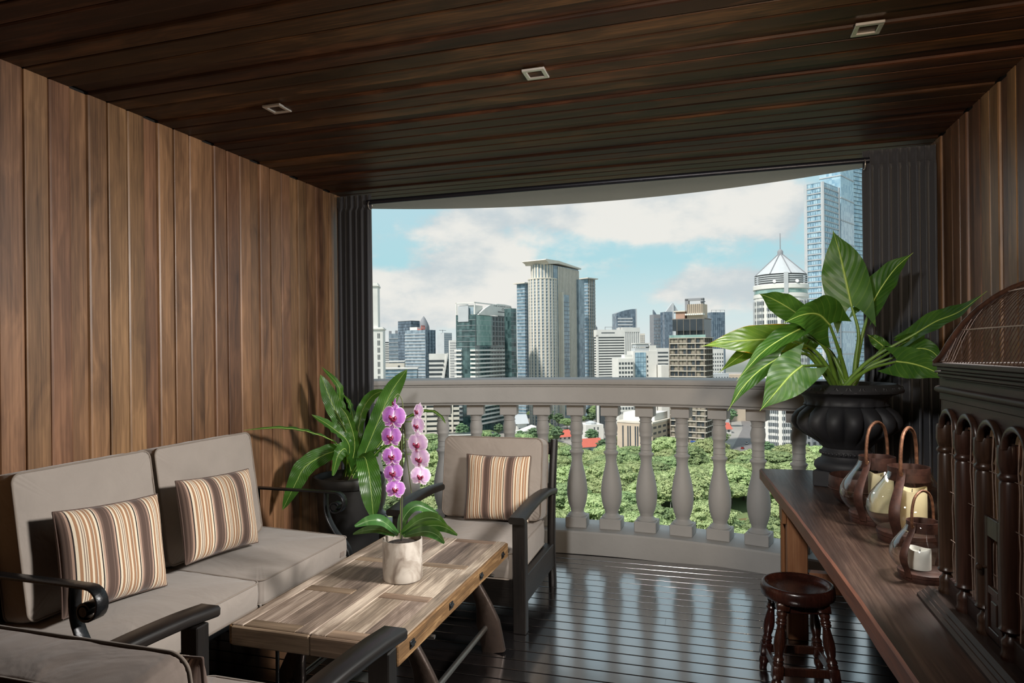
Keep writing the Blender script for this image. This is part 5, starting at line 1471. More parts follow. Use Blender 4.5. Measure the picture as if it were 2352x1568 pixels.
B = Bld('low_glass_block', 'cream_low_glass', 'low blue glass block under the cream building', 'g_blue')
B.bands('c_white', Z(-16), Z(-10.9), 2, 0.12, 0.3)
B.part('roof_slab', MB().box(-0.4, B.a + 0.4, -0.6, 14, Z(-10.9), Z(-10.0)), 'c_white')
# --- the slanted white block and pale towers
B = Bld('slanted_block', 'slanted', 'white banded block with a slanting right edge left of the dark glass hotel', None)
a, h = B.a, B.h
B.part('wall', MB().prism([(0, 0), (a * 0.20, 0), (a * 0.92, h), (0, h)], 'y', 0.0, 12), 'c_white')
B.part('slant_edge', MB().prism([(a * 0.20, 0), (a * 0.20 + 1.6, 0), (a * 0.92 + 1.2, h + 0.3), (a * 0.92, h + 0.3)], 'y', -0.8, 12), 'c_white')
for k in range(9):
    z = h - 5.5 - 3.3 * k; x1 = a * (0.20 + 0.72 * z / h) - 1.0
    B.part('window_strip', MB().box(0.0, x1, -0.12, 0.02, z - 0.8, z + 0.8), 'c_slit')
B.part('side_block', MB().box(a * 0.55, a, 2, 12, 0, h - 4), 'c_lgrey')
B.grid('glazing', 'R', 'c_slit', 3, h - 24, h - 5, 6, 0.6, 0.5, -1.9, a * 0.72, a)
B = Bld('pale_tower', 'pale_tower', 'faint pale tower with a roof crane, far behind the slanted block', 'c_lgrey')
B.part('roof_crane', MB().box(-4, 10, 5, 5.5, B.h + 3.2, B.h + 3.7).box(3, 3.5, 5, 5.5, B.h, B.h + 4.2), 'c_grey')
B.grid('glazing', 'R', 'g_steel', 4, Z(-30), Z(25), 18, 0.7, 0.5, 0.2)
B = Bld('pale_apartment', 'pale_grid', 'faint pale gridded apartment tower behind the left side of the hotel', 'c_white')
B.grid('glazing', 'R', 'c_grey', 6, Z(-30), Z(13), 14, 0.5, 0.5, 0.2)
B = Bld('terraced_block', 'terrace_block', 'cream terraced block with long balcony bands seen through the left balusters', 'c_slit', depth=20)
B.bands('c_cream', 1.0, Z(-24), 11, 0.55, 1.0)
for k in range(4): B.part('cross_wall', MB().box(B.a * (k + 0.6) / 4.2, B.a * (k + 0.6) / 4.2 + 1.2, -1.2, 0.1, 0, Z(-24)), 'c_cream')
# --- the dark glass hotel
B = Bld('glass_hotel', 'hotel', 'dark teal glass hotel with white balcony bands and curved white crown', 'g_teal', b=14.9)
a = B.a = 60.0; zb = Z(4.5); zt = B.h
bpy.data.objects.remove([c for c in kids(B.root) if c.name.startswith('wall')][0])
B.part('wall', MB().box(0, a, 0, 16, 0, zt), 'g_teal')
B.part('pale_glass', MB().box(2.0, 24.0, -0.25, 0.05, zb + 1, zt - 0.3), 'g_tealp')
B.grid('glazing', 'R', 'c_dark', 7, zb + 1, zt - 0.5, 6, 0.55, 0.8, 0.25, 26, a)
B.bands('c_lgrey', zb, zt, 6, 0.05, 0.3, 'RL')
for k in range(18):
    z = zb - 3.15 * (k + 1)
    if z < 4: break
    B.part('balcony_band', MB().box(0.4, a, -1.4, 0.05, z, z + 1.25), 'c_white')
    B.part('balcony_band', MB().box(-1.6, 0.3, 10.8, 16.6, z, z + 1.25), 'c_white')
    B.part('balcony_band', MB().box(-1.2, 0.3, -0.9, 3.4, z, z + 1.25), 'c_white')
B.grid('glazing', 'R', 'c_slit', 10, zb - 3.15 * 17, zb, 17, 0.45, 0.42, 0.3, 14, a)
B.grid('glazing', 'L', 'g_steel', 4, zb - 3.15 * 17, zb, 17, 0.6, 0.42, 0.3, 10.8, 16)
# crown
B.part('panel_screen', MB().box(-0.6, 0.2, 5.0, 13.8, zt - 5.0, zt + 6.4), 'c_lgrey')
B.part('crown_block', MB().box(1.5, 14, 1.5, 14, zt, zt + 7.0), 'c_white')
for k in range(3): B.part('crown_window', MB().box(1.3, 1.55, 1.9 + 1.5 * k, 3.0 + 1.5 * k, zt + 0.4, zt + 5.5), 'g_blue')
B.part('roof_frame', MB().box(-0.6, 30, -0.6, 0.2, zt + 8.2, zt + 9.0).box(-0.6, 0.2, -0.6, 16, zt + 8.2, zt + 9.0).box(-0.6, 16, 15, 15.8, zt + 8.2, zt + 9.0).box(-0.6, 0.1, 14.9, 15.7, zt, zt + 8.2).box(-0.6, 0.1, -0.6, 0.1, zt, zt + 8.2), 'c_white')
fin = [(2.0, zt), (3.5, zt + 2.0), (6.5, zt + 5.0), (10.5, zt + 7.8), (15.5, zt + 9.4), (21, zt + 9.6), (26, zt + 9.0), (26, zt - 2.0), (23.5, zt - 2.0), (22, zt + 0.2), (14, zt + 0.6), (10, zt)]
fin = [(x * 2.1, z) for x, z in fin]
B.part('crown_fin', MB().prism(fin, 'y', -0.9, 0.6), 'c_white')
for k in range(3): B.part('fin_slot', MB().box(33, 51.0, -1.0, -0.7, zt + 0.5 + 1.7 * k - 0.9, zt + 1.3 + 1.7 * k - 0.9), 'c_slit' if k != 1 else 'c_white')
def text_on(root, s, size, x, y, z, mat, rx=90, rz=0, name='lettering'):
    cu = bpy.data.curves.new(name, 'FONT'); cu.body = s; cu.size = size; cu.extrude = 0.02; cu.align_x = 'CENTER'
    o = bpy.data.objects.new(name, cu); COL.objects.link(o)
    dg = bpy.context.evaluated_depsgraph_get(); dg.update()
    me = bpy.data.meshes.new_from_object(o.evaluated_get(dg)); bpy.data.objects.remove(o)
    me.materials.clear(); me.materials.append(M[mat])
    return link(name, me, root, (x, y, z), (R(rx), 0, R(rz)))
tx = text_on(B.root, 'THE ATHENEE HOTEL', 1.5, 41, -0.95, zt + 7.2, 'c_dark'); tx.scale = (2.0, 1, 1)
B.part('emblem', MB().tube([(41 + 2.0 * math.cos(t), -0.95, zt + 5.4 + 0.62 * math.sin(t)) for t in [math.pi * 2 * k / 20 for k in range(21)]], 0.13, 6), 'c_dark')
B.part('emblem', MB().box(40.2, 41.8, -1.0, -0.9, zt + 6.2, zt + 6.45), 'c_dark')
B2 = Bld('slender_wing', 'hotel_slender', 'slender dark wing rising at the right edge of the glass hotel', 'g_teal', depth=8)
B2.bands('c_grey', Z(-25), Z(33), 18, 0.10, 0.2, 'R')
# --- the tall stone tower in the middle
ct = thing('stone_tower', (-136.4, 539.6, GZ), 'tall cream ribbed tower with rounded front in the centre of the skyline', 'building', None, R(CITY['central_block'][2]))
def ctp(nm, mb, mat, smooth=0, kind=None):
    o = mb.build(nm, M[mat], ct, smooth)
    if kind: o['kind'] = kind
    return o
zl, zu = Z(60.8), Z(72.0)
ctp('lower_drum', MB().lathe([(11.6, 0), (11.6, zl)], 40), 'g_steel', 30)
ctp('upper_drum', MB().lathe([(9.3, zl), (9.3, zu)], 36), 'g_steel', 30)
ctp('ledge', MB().lathe([(11.7, zl - 0.8), (12.3, zl - 0.8), (12.3, zl), (11.7, zl + 0.1)], 40), 'c_cream')
ribm = MB().box(-0.85, 0.85, -0.45, 0.35, 0, zl).mesh('rib', M['c_cream'], 0)
rib2 = MB().box(-0.66, 0.66, -0.4, 0.3, zl, zu).mesh('rib', M['c_cream'], 0)
for k in range(22):
    t = 2 * math.pi * (k + 0.5) / 22
    link('rib', ribm, ct, (11.6 * math.cos(t), 11.6 * math.sin(t), 0), (0, 0, t + R(90)))
    link('rib', rib2, ct, (9.3 * math.cos(t), 9.3 * math.sin(t), 0), (0, 0, t + R(90)))
sp_ = MB()
for k in range(46):
    z = zl * (k + 0.7) / 47
    sp_.lathe([(11.62, z), (11.95, z), (11.95, z + 0.8), (11.62, z + 0.8)], 36, cap0=False, cap1=False)
ctp('spandrel', sp_, 'c_lgrey', 0, 'stuff')
aa = 44.0
ctp('slab_block', MB().box(2, aa, -9.5, 9.5, 0, zu), 'g_steel')
for k in range(15):
    x = 9.5 + (aa - 10) * k / 14
    ctp('rib', MB().box(x - 0.62, x + 0.62, -10.2, -9.4, 0, zu - 0.5 - k * 0.05), 'c_cream')
ctp('bay_block', MB().box(12, 22, -12.6, -9.4, 0, Z(48)), 'g_steel')
bb_ = MB()
for k in range(30): bb_.box(11.8, 22.2, -12.9, -12.5, 3.5 * k, 3.5 * k + 0.5)
ctp('bay_sill', bb_, 'c_grey', 0, 'stuff')
ctp('bay_pier', MB().box(10.5, 12.2, -13.2, -9.4, 0, Z(50)), 'c_cream')
ctp('roof', MB().prism([(-13.5, zu + 2.6), (-12.0, zu + 3.4), (8, zu + 3.9), (aa + 2, zu + 1.2), (aa + 2, zu + 0.2), (8, zu + 1.6), (-8, zu - 0.2), (-9, zu + 1.2)], 'y', -11.5, 11.5), 'c_cream')
ctp('side_wing', MB().box(aa - 4, aa + 6, -12, 8, 0, Z(63)), 'g_steel')
for nm, key, lab, n in (('side_tower', 'central_left', 'slim blue glass tower at the left shoulder of the cream ribbed tower', 38), ('side_tower', 'central_right', 'slim blue glass tower at the right shoulder of the cream ribbed tower', 38)):
    B = Bld(nm, key, lab, 'g_blue', depth=9, group='glass towers flanking the cream tower')
    B.bands('c_lgrey', 5, B.h - 2, n, 0.18, 0.45)
    B.part('roof_slab', MB().box(-3.0, B.a + 1.5, -2.5, B.b + 2, B.h, B.h + 0.9), 'c_cream')
    for k in range(3): B.part('mullion', MB().box(B.a * (k + 0.5) / 3 - 0.15, B.a * (k + 0.5) / 3 + 0.15, -0.5, 0, 4, B.h), 'c_lgrey')
    if key == 'central_right':
        for k in range(4): B.part('pier', MB().box(B.a * (k + 0.5) / 4 - 0.3, B.a * (k + 0.5) / 4 + 0.3, -0.7, 0, 4, B.h), 'c_beige')
sd = thing('spired_block', (-208.1, 1190.8, GZ), 'dark stepped spire far away, right of the tall cream tower', 'building')
MB().lathe([(11, 0), (11, 92), (8, 96), (7.6, 102), (4.5, 106), (4, 111), (1.0, 118), (0.1, 122)], 8).build('wall', M['c_grey'], sd, 0)
# --- right of centre
B = Bld('striped_office', 'striped_white', 'white office striped with dark window bands right of the cream tower', 'c_slit')
B.bands('c_white', Z(-30), Z(13.2), 21, 0.56, 0.5)
B.part('top_band', MB().box(-0.9, B.a + 0.3, -0.7, B.b, Z(11.5), Z(17.0)), 'c_white')
B.part('top_slot', MB().box(3, 14, -0.8, -0.6, Z(14.2), Z(14.9)), 'c_slit')
B.part('roof_rail', MB().box(7, 20, 2, 2.3, Z(19), Z(19.3)).box(7, 7.3, 2, 2.3, Z(17), Z(19.3)).box(13, 13.3, 2, 2.3, Z(17), Z(19.3)).box(19.7, 20, 2, 2.3, Z(17), Z(19.3)), 'c_grey')
B.part('side_pier', MB().box(-0.9, 0.6, -0.7, 1, 0, Z(13)), 'c_white')
B = Bld('ribbed_office', 'white_vertical', 'pale vertically ribbed office behind the white striped office', 'c_lgrey')
for k in range(9): B.part('rib', MB().box(B.a * k / 8.0 - 0.5, B.a * k / 8.0 + 0.5, -0.6, 0.1, 0, B.h - 2), 'c_white')
B.part('top_band', MB().box(-0.4, B.a + 0.4, -0.7, 12, B.h - 4, B.h), 'c_white')
B = Bld('curved_tower', 'curved_top', 'dark blue tower with an arched roof behind the striped office', None)
B.part('wall', MB().prism([(0, 0), (B.a, 0), (B.a, B.h + 4.0), (B.a * 0.75, B.h + 3.8), (B.a * 0.45, B.h + 2.3), (B.a * 0.2, B.h + 0.2), (0, B.h - 2)], 'y', 0, 18), 'g_slate')
for k in range(9): B.part('floor_band', MB().box(1.5, B.a * 0.8, -0.4, 0, B.h - 10 - 4.2 * k, B.h - 8 - 4.2 * k), 'c_lgrey')
B.part('side_strip', MB().box(B.a - 1.2, B.a + 0.3, -0.5, 0, 0, B.h + 4.2), 'c_lgrey')
B = Bld('cream_apartment', 'cream_far', 'small cream apartment tower right of the arched blue tower', 'c_cream')
B.grid('glazing', 'R', 'c_grey', 5, Z(-20), Z(23), 14, 0.5, 0.5, 0.2)
B = Bld('gridded_block', 'grid_white', 'low white block with a grid of square windows above the rail', 'c_white')
B.wins('R', 'c_slit', 5, Z(-40), Z(-6), 12, 0.66, 0.5)
B.part('roof_house', MB().box(4.5, 9.6, 1, 8, B.h, B.h + 2.2), 'c_white')
B = Bld('blue_fronted_block', 'blue_glass', 'white block with a bright blue glass front in the middle distance', 'c_white')
B.part('glass_front', MB().box(1.0, 8.2, -0.3, 0.1, 8, B.h - 1.0), 'g_lblue')
for k in range(4): B.part('mullion', MB().box(1.0 + 1.8 * k, 1.15 + 1.8 * k, -0.42, 0, 8, B.h - 1), 'g_blue')
for k in range(12): B.part('transom', MB().box(1.0, 8.2, -0.42, 0, B.h - 4 - 3.1 * k, B.h - 3.8 - 3.1 * k), 'g_blue')
B.wins('R', 'c_slit', 1, Z(-38), Z(-2), 12, 0.7, 0.45, t0=8.7, t1=9.9)
B.part('roof_house', MB().box(1.5, 11, 1, 9, B.h, B.h + 2.0).box(2.0, 10.5, 0.6, 8, B.h + 2.6, B.h + 5.0), 'c_lgrey')
B.part('roof_slab', MB().box(1.5, 12, 0.2, 9, B.h + 4.6, B.h + 5.2), 'c_white')
B.part('stair_tower', MB().box(11.0, B.a, 0.4, 8, B.h, B.h + 3.6), 'c_white')
B = Bld('striped_annex', 'striped_right', 'white annex with thin dark stripes left of the brown apartment tower', 'c_white')
for k in range(13): B.part('window_strip', MB().box(0.8, B.a - 1.2, -0.12, 0, B.h - 3.6 - 2.6 * k, B.h - 2.6 - 2.6 * k), 'c_slit')
B = Bld('small_white_block', 'small_white', 'small plain white block at the foot of the brown apartment tower', 'c_white')
B.wins('R', 'c_slit', 1, Z(-34), Z(-10), 6, 0.6, 0.4, t0=4.8, t1=6.0)
B = Bld('grey_tower', 'grey_tower', 'grey tower with a slanted fin at its top left of the spired tower', 'c_grey')
B.grid('glazing', 'R', 'g_steel', 8, Z(-20), Z(44), 14, 0.55, 0.7, 0.25)
B.part('roof_fin', MB().prism([(0, B.h), (4.5, B.h), (0, B.h + 6.5)], 'y', 0, 3), 'g_slate')
B.part('pier', MB().box(B.a - 1.4, B.a, -0.8, 0, 0, B.h + 1), 'c_lgrey')
B = Bld('spired_tower', 'spire_tower', 'grey tower with a thin triangular spire behind the brown apartment tower', 'g_slate')
B.part('spire', MB().prism([(B.a * 0.2, B.h), (B.a * 1.0, B.h + 12), (B.a * 1.08, B.h + 12), (B.a * 1.9, B.h - 2), (B.a, B.h - 2)], 'y', 1, 4), 'c_lgrey')
B.part('pier', MB().box(B.a - 0.4, B.a + 1.6, -0.8, 1, 0, B.h + 11), 'c_lgrey')
# --- brown apartment tower
B = Bld('brown_apartment', 'brown', 'brown-grey apartment tower with balcony slabs and a dark glass top storey', 'c_brown')
nf = 20; fh = 3.28
z1 = B.h
for k in range(nf):
    z = z1 - fh * (k + 1)
    B.part('balcony_slab', MB().box(-1.1, B.a + 0.2, -1.1, B.b, z + fh - 0.42, z + fh), 'c_cream')
for k in range(5):
    t = B.b * (k + 0.0) / 4.0
    B.part('pier', MB().box(-0.9, 0.1, t - 0.4, t + 0.4, 0, z1), 'c_brown')
for k in range(4): B.part('pier', MB().box(B.a * (k + 0.5) / 4 - 0.3, B.a * (k + 0.5) / 4 + 0.3, -0.9, 0.1, 0, z1), 'c_brown')
wm = {m: MB().box(-0.25, 0.0, -0.95, 0.95, 0.25, fh - 0.7).mesh('window', M[m], 0) for m in ('c_curt', 'c_dark', 'c_slit')}
for k in range(nf):
    for c in range(8):
        m = rng.choice(['c_curt', 'c_curt', 'c_curt', 'c_dark', 'c_slit'])
        link('window', wm[m], B.root, (0, B.b * (c + 0.5) / 8, z1 - fh * (k + 1)))
B.grid('glazing', 'R', 'c_dark', 4, z1 - fh * nf, z1, nf, 0.55, 0.5, 0.2)
B.part('terrace_rail', MB().box(-1.2, -1.0, -1, B.b, z1, z1 + 1.5), 'g_tealp')
B.part('glass_storey', MB().box(0.2, B.a, 0.3, B.b - 1.6, z1 + 4.0, z1 + 10.8), 'c_dark')
for k in range(5): B.part('mullion', MB().box(0.05, 0.25, 0.6 + 3.9 * k, 0.9 + 3.9 * k, z1, z1 + 10.8), 'c_brown')
B.part('lounge', MB().box(2.0, B.a, 0.5, B.b - 3, z1, z1 + 4), 'c_dark')
B.part('roof_terrace', MB().box(0.4, B.a, 0, B.b - 1.2, z1 + 10.8, z1 + 11.3), 'c_brown')
B.part('brick_house', MB().box(2.0, 10, B.b - 8.5, B.b - 3, z1 + 11.3, z1 + 15.5), 'c_brick')
B.part('roof_slab', MB().box(1.0, 11, B.b - 9, B.b - 2, z1 + 15.5, z1 + 16.1), 'c_cream')
for k in range(9): B.part('awning', MB().box(0.5, 5, 1.0 + 1.2 * k, 2.0 + 1.2 * k, z1 + 13.2, z1 + 14.2 - 0.1 * (k % 2)), 'c_white')
B.part('upper_house', MB().box(2.5, 12, 1.5, 11, z1 + 11.3, z1 + 19.8), 'c_beige')
for k in range(8): B.part('house_rib', MB().box(2.2, 2.6, 1.8 + 1.2 * k, 2.3 + 1.2 * k, z1 + 14.5, z1 + 19.8), 'c_brown')
B.part('portal_frame', MB().box(4, 6.5, 10.5, 12.6, z1 + 15, z1 + 23).box(4, 6.5, 1.6, 3.0, z1 + 19.8, z1 + 23).box(4, 6.5, 1.6, 12.6, z1 + 22.0, z1 + 23.4), 'c_grey')
B.part('satellite_dish', MB().box(3.4, 3.7, 0.2, 3.2, z1 + 20.8, z1 + 21.2), 'c_dark')
for k in range(5): B.part('lounge_chair', MB().box(-0.6, 0.4, 2 + 2.1 * k, 3.2 + 2.1 * k, z1 + 0.2, z1 + 1.2), 'c_white')
signb = B.part('sign_board', MB().box(-1.35, -1.2, 3.0, 8.5, 5.0, 7.2), 'tarp')
B = Bld('blue_box_tower', 'blue_box', 'plain blue-grey tower behind the right side of the brown apartment', 'g_slate')
for k in range(7): B.part('rib', MB().box(B.a * (k + 0.5) / 7 - 0.2, B.a * (k + 0.5) / 7 + 0.2, -0.4, 0, 0, B.h), 'g_steel')
B.part('roof_rail', MB().box(0, B.a, 0, 0.3, B.h + 2.2, B.h + 2.5).box(0, 0.3, 0, 0.3, B.h, B.h + 2.5).box(5, 5.3, 0, 0.3, B.h, B.h + 2.5).box(10, 10.3, 0, 0.3, B.h, B.h + 2.5).box(B.a - 0.3, B.a, 0, 0.3, B.h, B.h + 2.5), 'c_grey')
B = Bld('dotted_block', 'dot_white', 'white block dotted with small square windows right of the brown apartment', 'c_white')
B.wins('R', 'c_slit', 5, Z(-40), Z(-2), 11, 0.45, 0.45)
B = Bld('low_grey_block', 'low_grey', 'low grey block just above the rail under the green leaves', 'c_lgrey')
B.wins('R', 'c_slit', 6, Z(-40), Z(-21), 5, 0.35, 0.4)
B = Bld('low_beige_block', 'low_beige', 'low beige block with small windows behind the hanging leaves', 'c_beige')
B.wins('R', 'c_slit', 8, Z(-44), Z(-22), 6, 0.35, 0.4)
# --- round tower with conical crown
rt = thing('round_tower', (37.2, 413.6, GZ), 'round white office tower with a glass cone and mast behind the plant', 'building', None, R(6))
nfac = 12; zt = Z(37.5); rr = 14.6
def rtp(nm, mb, mat, smooth=0): return mb.build(nm, M[mat], rt, smooth)
rtp('wall', MB().lathe([(rr, 0), (rr, zt - 8)], nfac * 2), 'c_white')
fw_ = 2 * rr * math.tan(math.pi / nfac)
wst = MB().box(-0.25, 0.12, -fw_ * 0.36, fw_ * 0.36, -0.95, 0.95).mesh('window_strip', M['c_slit'], 0)
for f in range(nfac):
    t = 2 * math.pi * f / nfac
    if math.sin(t + R(6)) > 0.3: continue
    for k in range(24):
        z = 4 + 3.6 * k
        link('window_strip', wst, rt, (rr * math.cos(math.pi / nfac / 2) * 1.004 * math.cos(t), rr * 1.0 * math.sin(t), z), (0, 0, t))
mu = MB()
for f in range(nfac):
    t = 2 * math.pi * f / nfac
    if math.sin(t + R(6)) > 0.3: continue
    for q in (-2, -1, 0, 1, 2):
        c, s_ = math.cos(t), math.sin(t); off = q * fw_ * 0.145
        mu.box(rr - 0.1, rr + 0.28, off - 0.13, off + 0.13, 3, zt - 9, 0, Matrix.Rotation(t, 4, 'Z'))
rtp('mullion', mu, 'c_lgrey')['kind'] = 'stuff'
rtp('upper_ring', MB().lathe([(rr, zt - 8), (rr + 0.3, zt - 7.5), (rr + 0.3, zt - 5.6), (rr - 0.3, zt - 5.4), (rr - 0.3, zt - 2.9), (rr + 0.5, zt - 2.7), (rr + 0.5, zt - 0.4), (rr, zt)], 40), 'c_white', 30)
rtp('ring_window', MB().lathe([(rr - 0.2, zt - 5.2), (rr - 0.1, zt - 5.2), (rr - 0.1, zt - 3.1), (rr - 0.2, zt - 3.1)], 40, cap0=False, cap1=False), 'g_tealp')
for k in range(4): rtp('louvre', MB().lathe([(rr - 0.8, zt + 0.8 + k * 1.15), (rr - 0.3, zt + 0.8 + k * 1.15), (rr - 0.3, zt + 1.4 + k * 1.15), (rr - 0.8, zt + 1.4 + k * 1.15)], 36, cap0=False, cap1=False), 'c_lgrey')
rtp('core', MB().lathe([(rr - 2.5, zt), (rr - 2.5, zt + 5.6)], 24), 'c_grey')
rtp('cone_roof', MB().lathe([(rr - 0.3, zt + 5.6), (1.2, zt + 17.6)], 24), 'c_lgrey')
for f in range(8):
    t = 2 * math.pi * f / 8 + 0.2
    rtp('cone_rib', MB().tube([((rr - 0.2) * math.cos(t), (rr - 0.2) * math.sin(t), zt + 5.7), (1.3 * math.cos(t), 1.3 * math.sin(t), zt + 17.8)], 0.3, 5), 'c_grey')
rtp('cap', MB().lathe([(1.5, zt + 16.5), (1.6, zt + 19.5), (0.8, zt + 20.6), (0.3, zt + 20.8)], 14), 'c_grey', 40)
rtp('mast', MB().lathe([(0.28, zt + 20), (0.2, zt + 30)], 8), 'c_grey')
rtp('front_pylon', MB().box(-1.1, 1.1, -rr - 0.6, -rr + 0.6, zt - 6, zt + 6).box(-0.7, 0.7, -2.0, -0.9, zt + 5, zt + 17), 'c_lgrey')
for k in range(3): rtp('dish', MB().lathe([(0.1, 0), (0.9, 0.3), (1.0, 0.5)], 10, Matrix.Translation((-6 + 6 * k, -rr + 1.2, zt + 0.9)) @ Matrix.Rotation(R(70), 4, 'X')), 'c_white', 40)
# --- tall glass tower
B = Bld('glass_skyscraper', 'glass_A', 'very tall pale blue glass skyscraper against the right curtain', 'g_blue')
n = 44; fh = B.h / n
B.bands('c_lgrey', 0, B.h, n, 0.18, 0.35)
for f, T in (('L', B.b), ('R', B.a)):
    for q in (0.0, 1.0):
        mb = MB(); B.rect(mb, f, T * q - 1.2, T * q + 1.2, 0, B.h, 0.6); B.part('corner_pier', mb, 'c_lgrey')
B.grid('glazing', 'L', 'g_lblue', 7, 0, B.h, n, 0.75, 0.55, 0.15)
B.grid('glazing', 'R', 'g_lblue', 8, 0, B.h, n, 0.75, 0.55, 0.15)
key = CITY['glass_B']; key2 = CITY['glass_C']
mbk = Matrix.Rotation(-R(CITY['glass_A'][2]), 4, 'Z') @ Matrix.Translation((-CITY['glass_A'][0], -CITY['glass_A'][1], 0))
for kk, nm, mt, bm_ in ((key, 'tall_slab', 'g_lblue', 'c_lgrey'), (key2, 'side_slab', 'g_lblue', 'c_slit')):
    T_ = mbk @ Matrix.Translation((kk[0], kk[1], 0)) @ Matrix.Rotation(R(kk[2]), 4, 'Z')
    zz = kk[5] - GZ; bb2 = kk[4] or 14
    B.part(nm, MB().box(0, kk[3], 0, bb2, 0, zz, 0, T_), mt)
    for q in range(12 if nm == 'tall_slab' else 62):
        fz = zz / (12 if nm == 'tall_slab' else 62)
        B.part('floor_band', MB().box(-0.4, kk[3], -0.4, bb2, fz * q, fz * q + (0.9 if nm == 'tall_slab' else 0.35), 0, T_), bm_)
# --- low buildings seen between the balusters
B = Bld('stone_building', 'stone_low', 'grey stone building with an arched window low behind the urn', 'c_grey')
B.wins('R', 'c_dark', 5, 2, B.h - 2, 4, 0.45, 0.5)
B.wins('L', 'c_dark', 1, 2, B.h - 2, 4, 0.45, 0.5)
B = Bld('beige_office', 'beige_office', 'beige office with tall dark slots seen through the balusters', 'c_beige')
for k in range(6): B.part('slot_window', MB().box(-0.15, 0.02, 5.5 + 2.35 * k + 0.9 * (k % 2), 6.3 + 2.35 * k + 0.9 * (k % 2), 1, B.h - 2.5), 'c_slit')
B.wins('R', 'c_slit', 4, 1, B.h - 1.5, 5, 0.6, 0.4)
B.part('parapet', MB().box(-0.3, B.a, -0.3, B.b, B.h - 0.7, B.h + 0.3), 'c_cream')
B.part('rear_wing', MB().box(B.a * 0.3, B.a, B.b * 0.1, B.b, B.h, B.h + 4.5), 'c_white')
B = Bld('white_house', 'white_house', 'white house with slim windows and roof plant between two balusters', 'c_white')
B.wins('R', 'c_slit', 2, 3, B.h - 1, 3, 0.3, 0.6, t0=4.5, t1=9.5)
B.part('roof_plant', MB().lathe([(3.8, B.h), (3.6, B.h + 1.2), (1.0, B.h + 2.2)], 10, Matrix.Translation((5, 4, 0))), 'c_lgrey')
for key, lab in (('blue_office', 'low blue-banded office just under the rail right of centre'), ('teal_office', 'low teal-banded office just under the rail nearer the brown tower')):
    B = Bld('banded_block', key, lab, 'g_blue' if key == 'blue_office' else 'g_tealp', depth=12)
    B.bands('c_lgrey', 2, B.h, 5, 0.35, 0.4)
def gable(key, roof, wall, lab, name, hh=4.0, over=0.8, cat='house'):
    B = Bld(name, key, lab, wall, cat, depth=10)
    a, b, h = B.a, B.b, B.h
    B.part('roof', MB().prism([(-over, h - 0.3), (b + over, h - 0.3), (b / 2, h + hh)], 'x', -over, a + over), roof)
    B.wins('R', 'c_slit', max(2, int(a / 3)), 0.3, h - 0.2, 1, 0.4, 0.5)
    return B
B = gable('red_house', 'roof_red', 'c_white', 'white house with a red tile roof behind the armchair', 'red_roofed_house')
B.h = 3
gable('teal_house', 'roof_red', 'g_tealp', 'teal house with a salmon tile roof between two balusters', 'red_roofed_house')
gable('darkred_house', 'roof_dred', 'c_brown', 'house with a dark red tile roof among the park trees', 'red_roofed_house')
gable('temple', 'c_lgrey', 'c_white', 'small white pavilion with a steep grey roof among trees', 'pavilion', 5.5, 1.2, 'building')
gable('pink_house', 'roof_red', 'c_white', 'distant house with a pink roof beside the street', 'red_roofed_house', 4)
B = Bld('long_shed', 'long_dark_roof', 'long low building with a dark flat roof behind the armchair', 'c_grey', depth=9)
B.part('roof', MB().box(-0.6, B.a + 0.6, -0.6, 9.6, B.h - 0.2, B.h + 0.5), 'c_dark')
B.part('fascia', MB().box(-0.7, B.a + 0.7, -0.75, -0.55, B.h - 0.1, B.h + 0.6), 'c_white')
B = Bld('white_shed', 'white_shed', 'white sloping-roofed shed below the small pavilion', None)
B.part('wall', MB().prism([(0, 0), (B.a, 0), (B.a, B.h + 2), (0, B.h - 3)], 'y', 0, 10), 'c_white')
for k in range(5): B.part('window', MB().box(2 + 2.6 * k, 3.4 + 2.6 * k, -0.12, 0, 4.5, 5.5), 'c_slit')

# --- ground, street, trees
gr = MB().box(-900, 700, 20, 1800, GZ - 2, GZ).build('city_ground', M['cityground'], None, 0); gr['kind'] = 'structure'
pk = MB().prism([(-150, 120), (90, 120), (90, 335), (-40, 345), (-170, 345)], 'z', GZ, GZ + 0.04).build('park_lawn', M['grass'], None, 0); pk['kind'] = 'structure'
rd = MB().prism([(2, 345), (14, 345), (30, 535), (40, 900), (28, 900), (20, 535)], 'z', GZ, GZ + 0.06).build('street', M['asphalt'], None, 0); rd['kind'] = 'structure'
pd = MB().prism([(13 + 9 * math.cos(t) * (1 + 0.2 * math.sin(3 * t)), 236 + 20 * math.sin(t)) for t in [2 * math.pi * k / 24 for k in range(24)]], 'z', GZ, GZ + 0.08).build('pond_water', M['mud'], None, 0); pd['kind'] = 'structure'
def car(x, y, rz, mat, label):
    t = thing('car', (x, y, GZ + 0.06), label, 'car', 'cars on the street below', rz)
    MB().box(-0.85, 0.85, -2.1, 2.1, 0.3, 0.85, 0.12).build('body', M[mat], t, 30)
    MB().box(-0.75, 0.75, -1.2, 1.3, 0.85, 1.45, 0.2).build('cabin', M['c_dark'], t, 30)
    wh = MB().lathe([(0.32, -0.1), (0.34, 0), (0.32, 0.1)], 14, Matrix.Rotation(R(90), 4, 'Y')).mesh('wheel', M['wick'], 40)
    for sx in (-0.8, 0.8):
        for sy in (-1.3, 1.3): link('wheel', wh, t, (sx, sy, 0.34))
car(10.5, 372, R(-6), 'carwhite', 'white car nearest on the street below the balcony')
car(16, 430, R(-6), 'carred', 'red car on the street below the balcony')
car(19.5, 452, R(-6), 'carwhite', 'white car further up the street, behind the red car')
tb = thing('blue_tarpaulin', (-20.8, 241, GZ), 'blue tarpaulin shelter under the park trees', 'shelter')
